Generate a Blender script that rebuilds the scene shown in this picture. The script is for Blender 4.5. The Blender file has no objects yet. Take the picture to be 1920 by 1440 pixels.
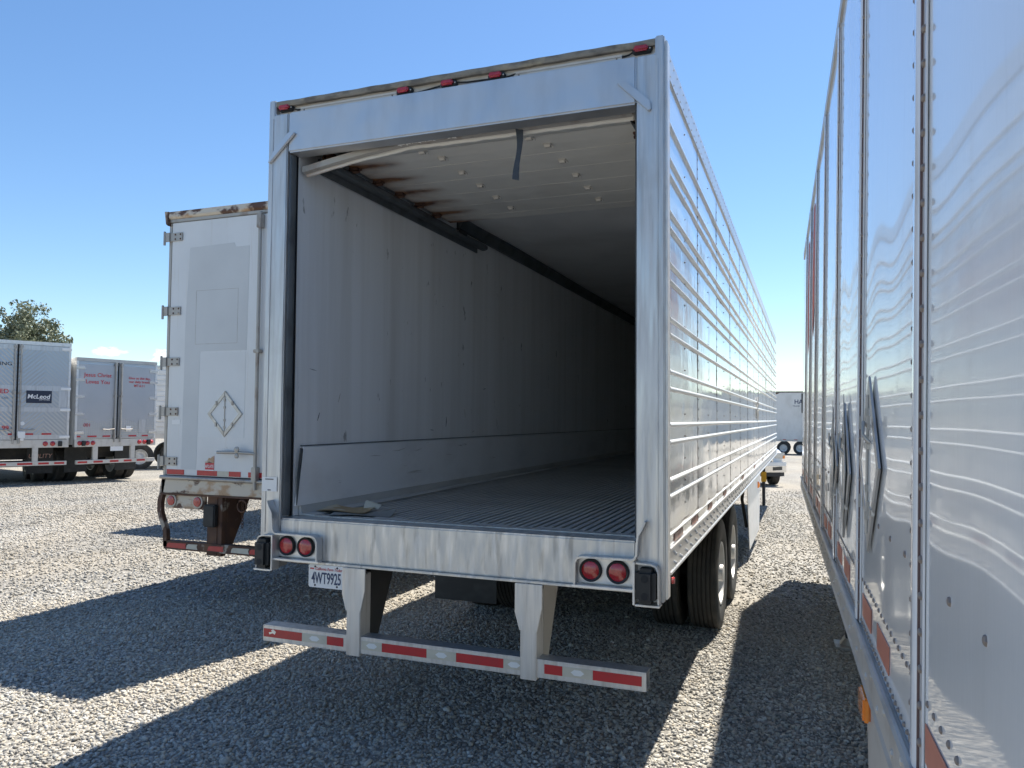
import bpy, bmesh, math, random
import numpy as np
from mathutils import Vector, Matrix

random.seed(7)
rng = np.random.default_rng(11)
SC = bpy.context.scene
COL = SC.collection
R = math.radians

# ------------------------------------------------------------------ camera
cam_data = bpy.data.cameras.new("camera")
cam = bpy.data.objects.new("camera", cam_data)
COL.objects.link(cam)
cam_data.sensor_fit = 'HORIZONTAL'
cam_data.sensor_width = 36.0
cam_data.lens = 27.0
cam_data.clip_start = 0.05
cam_data.clip_end = 6000
YAW, PITCH, ROLL = R(21.0), R(2.5), R(0.45)
fw = Vector((-math.sin(YAW) * math.cos(PITCH), math.cos(YAW) * math.cos(PITCH), math.sin(PITCH)))
rt = Vector((math.cos(YAW), math.sin(YAW), 0))
up = rt.cross(fw)
r2 = rt * math.cos(ROLL) + up * math.sin(ROLL)
u2 = -rt * math.sin(ROLL) + up * math.cos(ROLL)
M = Matrix((r2, u2, -fw)).transposed().to_4x4()
M.translation = Vector((2.0, -4.08, 1.95))
cam.matrix_world = M
SC.camera = cam

# ------------------------------------------------------------------ sky, sun, exposure
SUN = Vector((0.152, 0.587, 1.0)).normalized()
SUN_EL = math.asin(SUN.z)
SUN_AZ = math.atan2(SUN.x, SUN.y)
world = bpy.data.worlds.new("World")
SC.world = world
world.use_nodes = True
wn, wl = world.node_tree.nodes, world.node_tree.links
wn.clear()
w_out = wn.new("ShaderNodeOutputWorld")
w_bg = wn.new("ShaderNodeBackground")
w_sky = wn.new("ShaderNodeTexSky")
w_sky.sky_type = 'NISHITA'
w_sky.sun_disc = False
w_sky.sun_elevation = SUN_EL
w_sky.sun_rotation = SUN_AZ
w_sky.altitude = 100
w_sky.air_density = 1.0
w_sky.dust_density = 0.2
w_sky.ozone_density = 3.4
w_bg.inputs["Strength"].default_value = 0.073
# a few small fair-weather clouds low over the horizon
w_tc = wn.new("ShaderNodeTexCoord")


def wmath(op, a=None, b=None):
    n = wn.new("ShaderNodeMath")
    n.operation = op
    for i, v in enumerate((a, b)):
        if v is None:
            continue
        if isinstance(v, (int, float)):
            n.inputs[i].default_value = v
        else:
            wl.new(v, n.inputs[i])
    return n.outputs[0]


w_map = wn.new("ShaderNodeMapping")
w_map.inputs["Scale"].default_value = (110, 110, 210)
wl.new(w_tc.outputs["Generated"], w_map.inputs["Vector"])
w_noise = wn.new("ShaderNodeTexNoise")
w_noise.inputs["Scale"].default_value = 1.0
w_noise.inputs["Detail"].default_value = 6
w_noise.inputs["Roughness"].default_value = 0.62
wl.new(w_map.outputs[0], w_noise.inputs["Vector"])
cl_total = None
for (az, el, saz, sel) in [(-48.7, 4.15, 1.15, 0.33), (-45.3, 3.9, 1.0, 0.62), (-62.0, 4.6, 1.4, 0.5),
                           (-100, 5.0, 2.0, 0.7), (60, 4.4, 1.8, 0.5), (140, 5.0, 2.4, 0.8), (-150, 4.5, 2.0, 0.6)]:
    c = Vector((math.sin(R(az)) * math.cos(R(el)), math.cos(R(az)) * math.cos(R(el)), math.sin(R(el))))
    t = Vector((math.cos(R(az)), -math.sin(R(az)), 0))
    dots = []
    for v in (t, Vector((0, 0, 1)), c):
        d = wn.new("ShaderNodeVectorMath")
        d.operation = 'DOT_PRODUCT'
        wl.new(w_tc.outputs["Generated"], d.inputs[0])
        d.inputs[1].default_value = v
        dots.append(d.outputs["Value"])
    a = wmath('DIVIDE', dots[0], R(saz))
    b = wmath('DIVIDE', wmath('SUBTRACT', dots[1], c.z), R(sel))
    q = wmath('ADD', wmath('MULTIPLY', a, a), wmath('MULTIPLY', b, b))
    g = wmath('EXPONENT', wmath('MULTIPLY', q, -0.8))
    g = wmath('MULTIPLY', g, wmath('GREATER_THAN', dots[2], 0.5))
    cl_total = g if cl_total is None else wmath('MAXIMUM', cl_total, g)
cl = wmath('MULTIPLY', wmath('SUBTRACT', wmath('ADD', wmath('MULTIPLY', w_noise.outputs["Fac"], 1.7), cl_total), 1.38), 2.2)
cl_n = wn.new("ShaderNodeClamp")
wl.new(cl, cl_n.inputs[0])
w_mix = wn.new("ShaderNodeMixRGB")
wl.new(wmath('MULTIPLY', cl_n.outputs[0], 0.75), w_mix.inputs[0])
w_hs = wn.new("ShaderNodeHueSaturation")
w_hs.inputs["Saturation"].default_value = 1.12
wl.new(w_sky.outputs[0], w_hs.inputs["Color"])
wl.new(w_hs.outputs[0], w_mix.inputs[1])
w_mix.inputs[2].default_value = (9.6, 9.6, 9.8, 1)
wl.new(w_mix.outputs[0], w_bg.inputs["Color"])
wl.new(w_bg.outputs[0], w_out.inputs[0])

sun_data = bpy.data.lights.new("sun", 'SUN')
sun_data.energy = 4.0
sun_data.angle = R(0.53)
sun_data.color = (1.0, 0.94, 0.84)
sun = bpy.data.objects.new("sun", sun_data)
COL.objects.link(sun)
sun.rotation_mode = 'QUATERNION'
sun.rotation_quaternion = SUN.to_track_quat('Z', 'Y')
sun.location = (10, 30, 50)

vs = SC.view_settings
vs.view_transform = 'Standard'
vs.look = 'None'
vs.exposure = 1.28
vs.gamma = 1.0
vs.use_curve_mapping = False
try:
    SC.cycles.max_bounces = 10
    SC.cycles.diffuse_bounces = 8
    SC.cycles.glossy_bounces = 5
except Exception:
    pass


# ------------------------------------------------------------------ materials
def new_mat(name):
    m = bpy.data.materials.new(name)
    m.use_nodes = True
    nt = m.node_tree
    return m, nt, nt.nodes["Principled BSDF"]


def rgba(c):
    return (c[0], c[1], c[2], 1.0)


def noise_node(nt, scale, stretch=(1, 1, 1), detail=4.0, rough=0.55, offset=0.0, dist=0.0):
    tc = nt.nodes.new("ShaderNodeTexCoord")
    mp = nt.nodes.new("ShaderNodeMapping")
    mp.inputs["Scale"].default_value = stretch
    mp.inputs["Location"].default_value = (offset, offset * 1.7, offset * 0.6)
    nt.links.new(tc.outputs["Object"], mp.inputs["Vector"])
    n = nt.nodes.new("ShaderNodeTexNoise")
    n.inputs["Scale"].default_value = scale
    n.inputs["Detail"].default_value = detail
    n.inputs["Roughness"].default_value = rough
    n.inputs["Distortion"].default_value = dist
    nt.links.new(mp.outputs[0], n.inputs["Vector"])
    return n.outputs["Fac"]


def ramp(nt, fac, lo, hi):
    r = nt.nodes.new("ShaderNodeMapRange")
    r.inputs["From Min"].default_value = lo
    r.inputs["From Max"].default_value = hi
    nt.links.new(fac, r.inputs["Value"])
    return r.outputs[0]


def mix(nt, fac, a, b):
    n = nt.nodes.new("ShaderNodeMixRGB")
    for i, v in ((0, fac), (1, a), (2, b)):
        if isinstance(v, tuple):
            n.inputs[i].default_value = rgba(v)
        elif isinstance(v, (int, float)):
            n.inputs[i].default_value = v
        else:
            nt.links.new(v, n.inputs[i])
    return n.outputs[0]


def mathn(nt, op, a, b=None):
    n = nt.nodes.new("ShaderNodeMath")
    n.operation = op
    for i, v in enumerate((a, b)):
        if v is None:
            continue
        if isinstance(v, (int, float)):
            n.inputs[i].default_value = v
        else:
            nt.links.new(v, n.inputs[i])
    return n.outputs[0]


def bump(nt, bsdf, height, strength, dist):
    b = nt.nodes.new("ShaderNodeBump")
    b.inputs["Strength"].default_value = strength
    b.inputs["Distance"].default_value = dist
    nt.links.new(height, b.inputs["Height"])
    nt.links.new(b.outputs[0], bsdf.inputs["Normal"])
    return b


def surf(name, base, rough=0.5, metal=0.0, layers=(), rough_var=None, bmp=None, coat=0.0, coat_rough=0.03, spec=None):
    """layers: (colour, amount, scale, stretch, lo, hi) dirt layers mixed over the base."""
    m, nt, b = new_mat(name)
    b.inputs["Metallic"].default_value = metal
    b.inputs["Roughness"].default_value = rough
    b.inputs["Coat Weight"].default_value = coat
    b.inputs["Coat Roughness"].default_value = coat_rough
    if spec is not None:
        b.inputs["Specular IOR Level"].default_value = spec
    col = base
    for k, (c, amt, sc, st, lo, hi) in enumerate(layers):
        f = mathn(nt, 'MULTIPLY', ramp(nt, noise_node(nt, sc, st, offset=3.1 * k + len(name)), lo, hi), amt)
        col = mix(nt, f, col, c)
    if isinstance(col, tuple):
        b.inputs["Base Color"].default_value = rgba(col)
    else:
        nt.links.new(col, b.inputs["Base Color"])
    if rough_var:
        sc, st, lo, hi = rough_var
        f = noise_node(nt, sc, st, offset=9.0)
        r = nt.nodes.new("ShaderNodeMapRange")
        r.inputs["From Min"].default_value = 0.3
        r.inputs["From Max"].default_value = 0.7
        r.inputs["To Min"].default_value = lo
        r.inputs["To Max"].default_value = hi
        nt.links.new(f, r.inputs["Value"])
        nt.links.new(r.outputs[0], b.inputs["Roughness"])
    if bmp:
        sc, st, strength, dist = bmp
        bump(nt, b, noise_node(nt, sc, st, offset=5.0), strength, dist)
    return m


MT = {}
MT['frame_steel'] = surf('frame_steel', (0.60, 0.605, 0.61), 0.42, 0.75,
                         [((0.36, 0.345, 0.33), 0.55, 3.0, (9, 9, 0.7), 0.45, 0.75),
                          ((0.78, 0.78, 0.78), 0.5, 6.0, (14, 14, 0.6), 0.55, 0.8),
                          ((0.28, 0.25, 0.22), 0.4, 2.2, (1, 1, 1), 0.58, 0.8)],
                         rough_var=(5.0, (8, 8, 0.6), 0.32, 0.58), bmp=(7.0, (5, 5, 1), 0.12, 0.004))
MT['header_steel'] = surf('header_steel', (0.60, 0.61, 0.63), 0.40, 0.75,
                          [((0.44, 0.44, 0.45), 0.45, 2.0, (3, 3, 0.8), 0.45, 0.75)],
                          rough_var=(3.0, (2, 2, 2), 0.34, 0.5), bmp=(3.0, (2, 2, 2), 0.12, 0.006))
MT['sill_steel'] = surf('sill_steel', (0.58, 0.575, 0.56), 0.45, 0.7,
                        [((0.74, 0.73, 0.72), 0.8, 4.0, (7, 2, 0.9), 0.5, 0.68),
                         ((0.27, 0.25, 0.23), 0.6, 5.0, (5, 2, 0.7), 0.56, 0.74)],
                        rough_var=(6.0, (4, 4, 1), 0.36, 0.6), bmp=(6.0, (2, 2, 2), 0.15, 0.003))
MT['bare_aluminium'] = surf('bare_aluminium', (0.74, 0.735, 0.72), 0.42, 0.6,
                            [((0.46, 0.43, 0.40), 0.5, 4.0, (2, 2, 2), 0.5, 0.75)],
                            rough_var=(5.0, (2, 2, 2), 0.34, 0.55))
MT['side_steel'] = surf('side_steel', (0.84, 0.855, 0.845), 0.11, 0.62,
                        [((0.74, 0.75, 0.72), 0.5, 1.6, (1, 1, 1), 0.45, 0.75)],
                        rough_var=(1.3, (1, 1, 1), 0.07, 0.16), bmp=(2.6, (1, 1.3, 1), 0.45, 0.010))
MT['rib_aluminium'] = surf('rib_aluminium', (0.78, 0.785, 0.77), 0.34, 0.15,
                           [((0.62, 0.60, 0.56), 0.5, 8.0, (1, 0.3, 1), 0.55, 0.8)], coat=0.2)
MT['rail_aluminium'] = surf('rail_aluminium', (0.66, 0.665, 0.66), 0.36, 0.65,
                            [((0.5, 0.48, 0.45), 0.5, 3.0, (1, 1, 3), 0.5, 0.8)])
MT['gloss_white'] = surf('gloss_white', (0.80, 0.815, 0.82), 0.25, 0.0,
                         [((0.72, 0.725, 0.72), 0.45, 2.0, (0.5, 3, 0.6), 0.5, 0.8),
                          ((0.62, 0.60, 0.56), 0.35, 5.0, (1, 5, 0.5), 0.62, 0.85)],
                         bmp=(30.0, (1, 2.2, 0.5), 0.16, 0.0020), coat=0.75, coat_rough=0.03, spec=0.5)
MT['post_white'] = surf('post_white', (0.78, 0.79, 0.80), 0.2, 0.0,
                        [((0.40, 0.38, 0.35), 0.5, 5.0, (4, 4, 0.6), 0.58, 0.8)], coat=0.6, coat_rough=0.05)
MT['seam_sealant'] = surf('seam_sealant', (0.12, 0.075, 0.07), 0.6)
MT['rivet_steel'] = surf('rivet_steel', (0.26, 0.22, 0.195), 0.6, 0.3)
MT['rivet_bright'] = surf('rivet_bright', (0.70, 0.70, 0.69), 0.35, 0.6)
MT['rail_grey'] = surf('rail_grey', (0.52, 0.50, 0.47), 0.5, 0.35,
                       [((0.30, 0.26, 0.22), 0.6, 3.0, (1, 1.5, 2), 0.5, 0.75)], bmp=(20, (1, 1, 1), 0.1, 0.002))
MT['old_white'] = surf('old_white', (0.70, 0.715, 0.72), 0.38, 0.0,
                       [((0.60, 0.605, 0.60), 0.5, 1.5, (1, 1, 1), 0.45, 0.7),
                        ((0.46, 0.40, 0.29), 0.35, 3.0, (9, 1, 0.5), 0.6, 0.8),
                        ((0.22, 0.20, 0.18), 0.5, 9.0, (1, 1, 1), 0.72, 0.78)], coat=0.25, coat_rough=0.15)
MT['repaint_grey'] = surf('repaint_grey', (0.60, 0.62, 0.625), 0.45, 0.0,
                          [((0.50, 0.515, 0.52), 0.5, 1.2, (1, 1, 1), 0.4, 0.7)])
MT['repaint_white'] = surf('repaint_white', (0.70, 0.72, 0.725), 0.4, 0.0,
                           [((0.62, 0.63, 0.63), 0.5, 1.7, (1, 1, 1), 0.45, 0.7)])
MT['rusty_cream'] = surf('rusty_cream', (0.62, 0.55, 0.45), 0.6, 0.0,
                         [((0.40, 0.20, 0.07), 0.7, 4.0, (1.2, 1, 2), 0.5, 0.62),
                          ((0.085, 0.032, 0.018), 0.95, 3.0, (1.3, 1, 2.2), 0.55, 0.62)], bmp=(18, (1, 1, 1), 0.4, 0.004))
MT['rust_steel'] = surf('rust_steel', (0.10, 0.055, 0.04), 0.75, 0.1,
                        [((0.20, 0.10, 0.05), 0.7, 6.0, (1, 1, 1), 0.45, 0.7),
                         ((0.50, 0.44, 0.36), 0.8, 4.0, (1.3, 1, 1), 0.58, 0.64)], bmp=(22, (1, 1, 1), 0.5, 0.004))
MT['worn_metal'] = surf('worn_metal', (0.42, 0.40, 0.37), 0.5, 0.5,
                        [((0.20, 0.12, 0.07), 0.6, 6.0, (1, 1, 0.6), 0.55, 0.72)])
MT['wall_liner'] = surf('wall_liner', (0.80, 0.805, 0.81), 0.42, 0.0,
                        [((0.66, 0.655, 0.64), 0.8, 1.6, (1, 2.4, 0.12), 0.42, 0.68),
                         ((0.84, 0.845, 0.85), 0.7, 2.6, (1, 3.0, 0.10), 0.5, 0.7),
                         ((0.18, 0.175, 0.165), 0.75, 9.0, (1, 1.2, 0.6), 0.685, 0.75)],
                        bmp=(1.4, (1, 1.5, 0.3), 0.25, 0.01))
MT['scuff_liner'] = surf('scuff_liner', (0.78, 0.785, 0.79), 0.42, 0.0,
                         [((0.64, 0.635, 0.63), 0.6, 2.2, (1, 1, 1.5), 0.45, 0.7),
                          ((0.14, 0.135, 0.13), 0.6, 7.0, (1, 0.35, 3), 0.70, 0.76)])
MT['ceiling_liner'] = surf('ceiling_liner', (0.72, 0.72, 0.71), 0.55, 0.0,
                           [((0.58, 0.575, 0.56), 0.7, 1.5, (1, 1, 1), 0.45, 0.7)])
MT['door_cream'] = None
MT['dark_track'] = surf('dark_track', (0.15, 0.165, 0.175), 0.45, 0.5, [((0.05, 0.05, 0.05), 0.6, 5, (1, 1, 1), 0.45, 0.7)])
MT['dark_gap'] = surf('dark_gap', (0.02, 0.021, 0.023), 0.8)
MT['floor_aluminium'] = surf('floor_aluminium', (0.62, 0.62, 0.60), 0.42, 0.35,
                             [((0.45, 0.445, 0.43), 0.7, 2.0, (4, 0.8, 1), 0.45, 0.7),
                              ((0.64, 0.64, 0.63), 0.6, 5.0, (9, 0.6, 1), 0.58, 0.75)])
MT['floor_pan'] = surf('floor_pan', (0.05, 0.052, 0.05), 0.7)
MT['rubber'] = surf('rubber', (0.018, 0.020, 0.022), 0.55, 0.0, [((0.04, 0.042, 0.044), 0.6, 9, (1, 1, 1), 0.5, 0.7)])
MT['tyre_rubber'] = surf('tyre_rubber', (0.035, 0.034, 0.032), 0.75, 0.0,
                         [((0.095, 0.085, 0.070), 0.55, 6.0, (1, 1, 1), 0.4, 0.7)], bmp=(40, (1, 1, 1), 0.2, 0.003))
MT['white_wheel'] = surf('white_wheel', (0.66, 0.655, 0.64), 0.4, 0.2, [((0.40, 0.37, 0.33), 0.6, 6, (1, 1, 1), 0.5, 0.75)])
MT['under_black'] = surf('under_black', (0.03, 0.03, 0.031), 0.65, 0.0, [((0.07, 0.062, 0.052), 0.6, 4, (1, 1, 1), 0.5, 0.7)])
MT['tape_red'] = surf('tape_red', (0.50, 0.022, 0.028), 0.35, 0.0, [((0.34, 0.03, 0.035), 0.5, 20, (1, 1, 1), 0.45, 0.7)], coat=0.3)
MT['tape_faded'] = surf('tape_faded', (0.46, 0.24, 0.19), 0.5, 0.0, [((0.55, 0.46, 0.40), 0.8, 9, (1, 1, 1), 0.45, 0.65)])
MT['tape_orange'] = surf('tape_orange', (0.52, 0.19, 0.13), 0.4, 0.0, [((0.44, 0.15, 0.11), 0.5, 20, (1, 1, 1), 0.45, 0.7)])
MT['tape_white'] = surf('tape_white', (0.56, 0.53, 0.44), 0.4, 0.0, [((0.44, 0.41, 0.33), 0.6, 12, (1, 1, 1), 0.5, 0.7)], coat=0.2)
MT['tape_emblem'] = surf('tape_emblem', (0.74, 0.75, 0.74), 0.4)
MT['sheet_white'] = surf('sheet_white', (0.80, 0.80, 0.79), 0.5)
MT['ink_black'] = surf('ink_black', (0.025, 0.03, 0.045), 0.5)
MT['ink_grey'] = surf('ink_grey', (0.16, 0.17, 0.20), 0.5)
MT['ink_red'] = surf('ink_red', (0.55, 0.05, 0.06), 0.5)
MT['decal_red'] = surf('decal_red', (0.60, 0.11, 0.06), 0.6, 0.0, spec=0.25)
MT['decal_mauve'] = surf('decal_mauve', (0.38, 0.31, 0.34), 0.6, 0.0, spec=0.25)
MT['ink_navy'] = surf('ink_navy', (0.03, 0.05, 0.12), 0.5)
MT['sign_navy'] = surf('sign_navy', (0.022, 0.03, 0.055), 0.35)
MT['cardboard'] = surf('cardboard', (0.30, 0.29, 0.26), 0.85, 0.0, [((0.22, 0.21, 0.19), 0.6, 9, (1, 1, 1), 0.45, 0.7)])
MT['kraft_paper'] = surf('kraft_paper', (0.46, 0.32, 0.17), 0.8, 0.0, [((0.62, 0.56, 0.42), 0.9, 7, (1, 1, 1), 0.5, 0.62)])
MT['roof_edge'] = surf('roof_edge', (0.25, 0.235, 0.205), 0.8, 0.1, [((0.12, 0.11, 0.10), 0.8, 9, (1, 1, 2), 0.45, 0.62),
                                                                  ((0.42, 0.37, 0.27), 0.7, 6, (1, 1, 1), 0.58, 0.7)])
MT['light_strip'] = surf('light_strip', (0.62, 0.59, 0.54), 0.5, 0.1, [((0.45, 0.41, 0.35), 0.6, 6, (1, 1, 1), 0.5, 0.7)])
MT['box_white'] = surf('box_white', (0.72, 0.72, 0.70), 0.4, 0.0, [((0.58, 0.57, 0.54), 0.6, 2, (1, 1, 0.5), 0.45, 0.7)])
MT['chrome'] = surf('chrome', (0.8, 0.8, 0.8), 0.1, 1.0)
MT['truck_white'] = surf('truck_white', (0.76, 0.77, 0.77), 0.2, 0.0, coat=1.0)
MT['glass_dark'] = surf('glass_dark', (0.02, 0.024, 0.028), 0.05, 0.0, spec=1.0)
MT['clear_lens'] = surf('clear_lens', (0.55, 0.57, 0.58), 0.1, 0.5, coat=1.0)
MT['amber_lens'] = surf('amber_lens', (0.85, 0.25, 0.02), 0.2, 0.0, coat=0.8)
MT['yellow_plate'] = surf('yellow_plate', (0.68, 0.36, 0.02), 0.5)
MT['placard_steel'] = surf('placard_steel', (0.52, 0.51, 0.49), 0.38, 0.6, [((0.32, 0.28, 0.24), 0.6, 7, (1, 1, 1), 0.5, 0.7)])
MT['webbing'] = surf('webbing', (0.05, 0.062, 0.078), 0.85, 0.0, bmp=(60, (1, 1, 3), 0.3, 0.002))
MT['bark'] = surf('bark', (0.20, 0.17, 0.14), 0.9, 0.0, [((0.10, 0.085, 0.07), 0.7, 5, (1, 1, 0.3), 0.45, 0.65)])


def red_lens():
    m, nt, b = new_mat('red_lens')
    tc = nt.nodes.new("ShaderNodeTexCoord")
    col = mix(nt, ramp(nt, noise_node(nt, 22, (1, 1, 1)), 0.4, 0.7), (0.42, 0.008, 0.015), (0.60, 0.03, 0.03))
    nt.links.new(col, b.inputs["Base Color"])
    b.inputs["Roughness"].default_value = 0.15
    b.inputs["Coat Weight"].default_value = 1.0
    b.inputs["Coat Roughness"].default_value = 0.04
    b.inputs["Transmission Weight"].default_value = 0.15
    v = nt.nodes.new("ShaderNodeTexVoronoi")
    v.inputs["Scale"].default_value = 160
    nt.links.new(tc.outputs["Object"], v.inputs["Vector"])
    bump(nt, b, v.outputs["Distance"], 0.35, 0.002)
    return m


MT['red_lens'] = red_lens()


def door_cream():
    """Painted roll-up door slats, rust bleeding in from the roller side."""
    m, nt, b = new_mat('door_cream')
    base = mix(nt, ramp(nt, noise_node(nt, 2.0, (1, 2, 1)), 0.4, 0.7), (0.80, 0.785, 0.735), (0.70, 0.685, 0.64))
    tc = nt.nodes.new("ShaderNodeTexCoord")
    sx = nt.nodes.new("ShaderNodeSeparateXYZ")
    nt.links.new(tc.outputs["Object"], sx.inputs[0])
    edge = nt.nodes.new("ShaderNodeMapRange")
    edge.inputs["From Min"].default_value = -0.62
    edge.inputs["From Max"].default_value = -1.06
    nt.links.new(sx.outputs["X"], edge.inputs["Value"])
    w = nt.nodes.new("ShaderNodeMath")
    w.operation = 'SINE'
    yy = mathn(nt, 'MULTIPLY', mathn(nt, 'SUBTRACT', sx.outputs["Y"], 0.63), 2 * math.pi / 0.33)
    nt.links.new(mathn(nt, 'ADD', yy, math.pi / 2), w.inputs[0])
    jn = mathn(nt, 'ADD', mathn(nt, 'MULTIPLY', w.outputs[0], 0.5), 0.5)
    jn = mathn(nt, 'POWER', jn, 4.0)
    n = noise_node(nt, 5.0, (1.0, 1.6, 1), offset=2.0)
    amt = mathn(nt, 'MULTIPLY', edge.outputs[0], mathn(nt, 'ADD', mathn(nt, 'MULTIPLY', jn, 0.9), 0.30))
    amt = mathn(nt, 'MULTIPLY', amt, mathn(nt, 'MULTIPLY', n, 3.0))
    ck = nt.nodes.new("ShaderNodeClamp")
    nt.links.new(amt, ck.inputs[0])
    rust = mix(nt, ramp(nt, noise_node(nt, 14, (1, 1, 1)), 0.4, 0.65), (0.28, 0.12, 0.04), (0.10, 0.035, 0.02))
    nt.links.new(mix(nt, ck.outputs[0], base, rust), b.inputs["Base Color"])
    b.inputs["Roughness"].default_value = 0.5
    return m


MT['door_cream'] = door_cream()


def quilted(name, xc, mode):
    m, nt, b = new_mat(name)
    tc = nt.nodes.new("ShaderNodeTexCoord")
    sx = nt.nodes.new("ShaderNodeSeparateXYZ")
    nt.links.new(tc.outputs["Object"], sx.inputs[0])
    k = 2 * math.pi / 0.12
    if mode == 'chevron':
        u = mathn(nt, 'ABSOLUTE', mathn(nt, 'SUBTRACT', sx.outputs["X"], xc))
        h = mathn(nt, 'SINE', mathn(nt, 'MULTIPLY', mathn(nt, 'ADD', u, sx.outputs["Z"]), k))
    else:
        a = mathn(nt, 'SINE', mathn(nt, 'MULTIPLY', mathn(nt, 'ADD', sx.outputs["X"], sx.outputs["Z"]), k))
        c = mathn(nt, 'SINE', mathn(nt, 'MULTIPLY', mathn(nt, 'SUBTRACT', sx.outputs["X"], sx.outputs["Z"]), k))
        h = mathn(nt, 'MULTIPLY', a, c)
    b.inputs["Base Color"].default_value = (0.50, 0.51, 0.52, 1)
    b.inputs["Metallic"].default_value = 0.85
    b.inputs["Roughness"].default_value = 0.36
    bump(nt, b, h, 0.30, 0.008)
    return m


MT['quilt_chevron_a'] = quilted('quilt_chevron_a', -0.65, 'chevron')
MT['quilt_chevron_b'] = quilted('quilt_chevron_b', 0.65, 'chevron')
MT['quilt_diamond'] = quilted('quilt_diamond', 0, 'diamond')
MT['plain_steel'] = surf('plain_steel', (0.47, 0.48, 0.495), 0.5, 0.55,
                         [((0.44, 0.45, 0.46), 0.6, 1.5, (1, 1, 1), 0.45, 0.7)])


def gravel_mats():
    # loose stones
    m, nt, b = new_mat('gravel_stone')
    g = nt.nodes.new("ShaderNodeNewGeometry")
    cr = nt.nodes.new("ShaderNodeValToRGB")
    nt.links.new(g.outputs["Random Per Island"], cr.inputs[0])
    cs = [(0.0, (0.14, 0.135, 0.13)), (0.16, (0.265, 0.255, 0.235)), (0.42, (0.385, 0.37, 0.335)), (0.68, (0.475, 0.455, 0.41)),
          (0.84, (0.45, 0.395, 0.31)), (0.93, (0.54, 0.525, 0.49)), (1.0, (0.56, 0.55, 0.52))]
    el = cr.color_ramp.elements
    el[0].position, el[0].color = cs[0][0], rgba(cs[0][1])
    el[1].position, el[1].color = cs[-1][0], rgba(cs[-1][1])
    for p, c in cs[1:-1]:
        e = el.new(p)
        e.color = rgba(c)
    # tyre-worn and dusty patches
    patch = ramp(nt, noise_node(nt, 0.5, (1, 0.5, 1)), 0.42, 0.62)
    col = mix(nt, mathn(nt, 'MULTIPLY', patch, 0.36), cr.outputs[0], (0.44, 0.38, 0.29))
    lane = nt.nodes.new("ShaderNodeMapRange")
    lane.inputs["From Min"].default_value = 0.35
    lane.inputs["From Max"].default_value = 0.65
    lane.inputs["To Min"].default_value = 0.80
    lane.inputs["To Max"].default_value = 1.10
    nt.links.new(noise_node(nt, 0.55, (1.0, 0.28, 1), detail=5, rough=0.6, offset=4.0), lane.inputs["Value"])
    hv = nt.nodes.new("ShaderNodeHueSaturation")
    nt.links.new(lane.outputs[0], hv.inputs["Value"])
    nt.links.new(col, hv.inputs["Color"])
    nt.links.new(hv.outputs[0], b.inputs["Base Color"])
    b.inputs["Roughness"].default_value = 0.8
    MT['gravel_stone'] = m
    # sheet below
    m, nt, b = new_mat('gravel_ground')
    tc = nt.nodes.new("ShaderNodeTexCoord")
    v = nt.nodes.new("ShaderNodeTexVoronoi")
    v.inputs["Scale"].default_value = 34
    nt.links.new(tc.outputs["Object"], v.inputs["Vector"])
    sp = nt.nodes.new("ShaderNodeSeparateColor")
    nt.links.new(v.outputs["Color"], sp.inputs[0])
    cr2 = nt.nodes.new("ShaderNodeValToRGB")
    nt.links.new(sp.outputs[0], cr2.inputs[0])
    el = cr2.color_ramp.elements
    el[0].position, el[0].color = cs[0][0], rgba(cs[0][1])
    el[1].position, el[1].color = cs[-1][0], rgba(cs[-1][1])
    for p, c in cs[1:-1]:
        e = el.new(p)
        e.color = rgba(c)
    crack = ramp(nt, v.outputs["Distance"], 0.62, 0.3)
    c = mix(nt, crack, (0.22, 0.21, 0.19), cr2.outputs[0])
    patch = ramp(nt, noise_node(nt, 0.5, (1, 0.5, 1)), 0.42, 0.62)
    c = mix(nt, mathn(nt, 'MULTIPLY', patch, 0.36), c, (0.44, 0.38, 0.29))
    lane = nt.nodes.new("ShaderNodeMapRange")
    lane.inputs["From Min"].default_value = 0.35
    lane.inputs["From Max"].default_value = 0.65
    lane.inputs["To Min"].default_value = 0.80
    lane.inputs["To Max"].default_value = 1.10
    nt.links.new(noise_node(nt, 0.55, (1.0, 0.28, 1), detail=5, rough=0.6, offset=4.0), lane.inputs["Value"])
    hv = nt.nodes.new("ShaderNodeHueSaturation")
    nt.links.new(lane.outputs[0], hv.inputs["Value"])
    nt.links.new(c, hv.inputs["Color"])
    nt.links.new(hv.outputs[0], b.inputs["Base Color"])
    b.inputs["Roughness"].default_value = 0.9
    h = mathn(nt, 'ADD', mathn(nt, 'MULTIPLY', mathn(nt, 'SUBTRACT', 1.0, v.outputs["Distance"]), 0.6),
              mathn(nt, 'MULTIPLY', sp.outputs[1], 0.7))
    bump(nt, b, h, 1.0, 0.02)
    MT['gravel_ground'] = m


gravel_mats()


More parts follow.
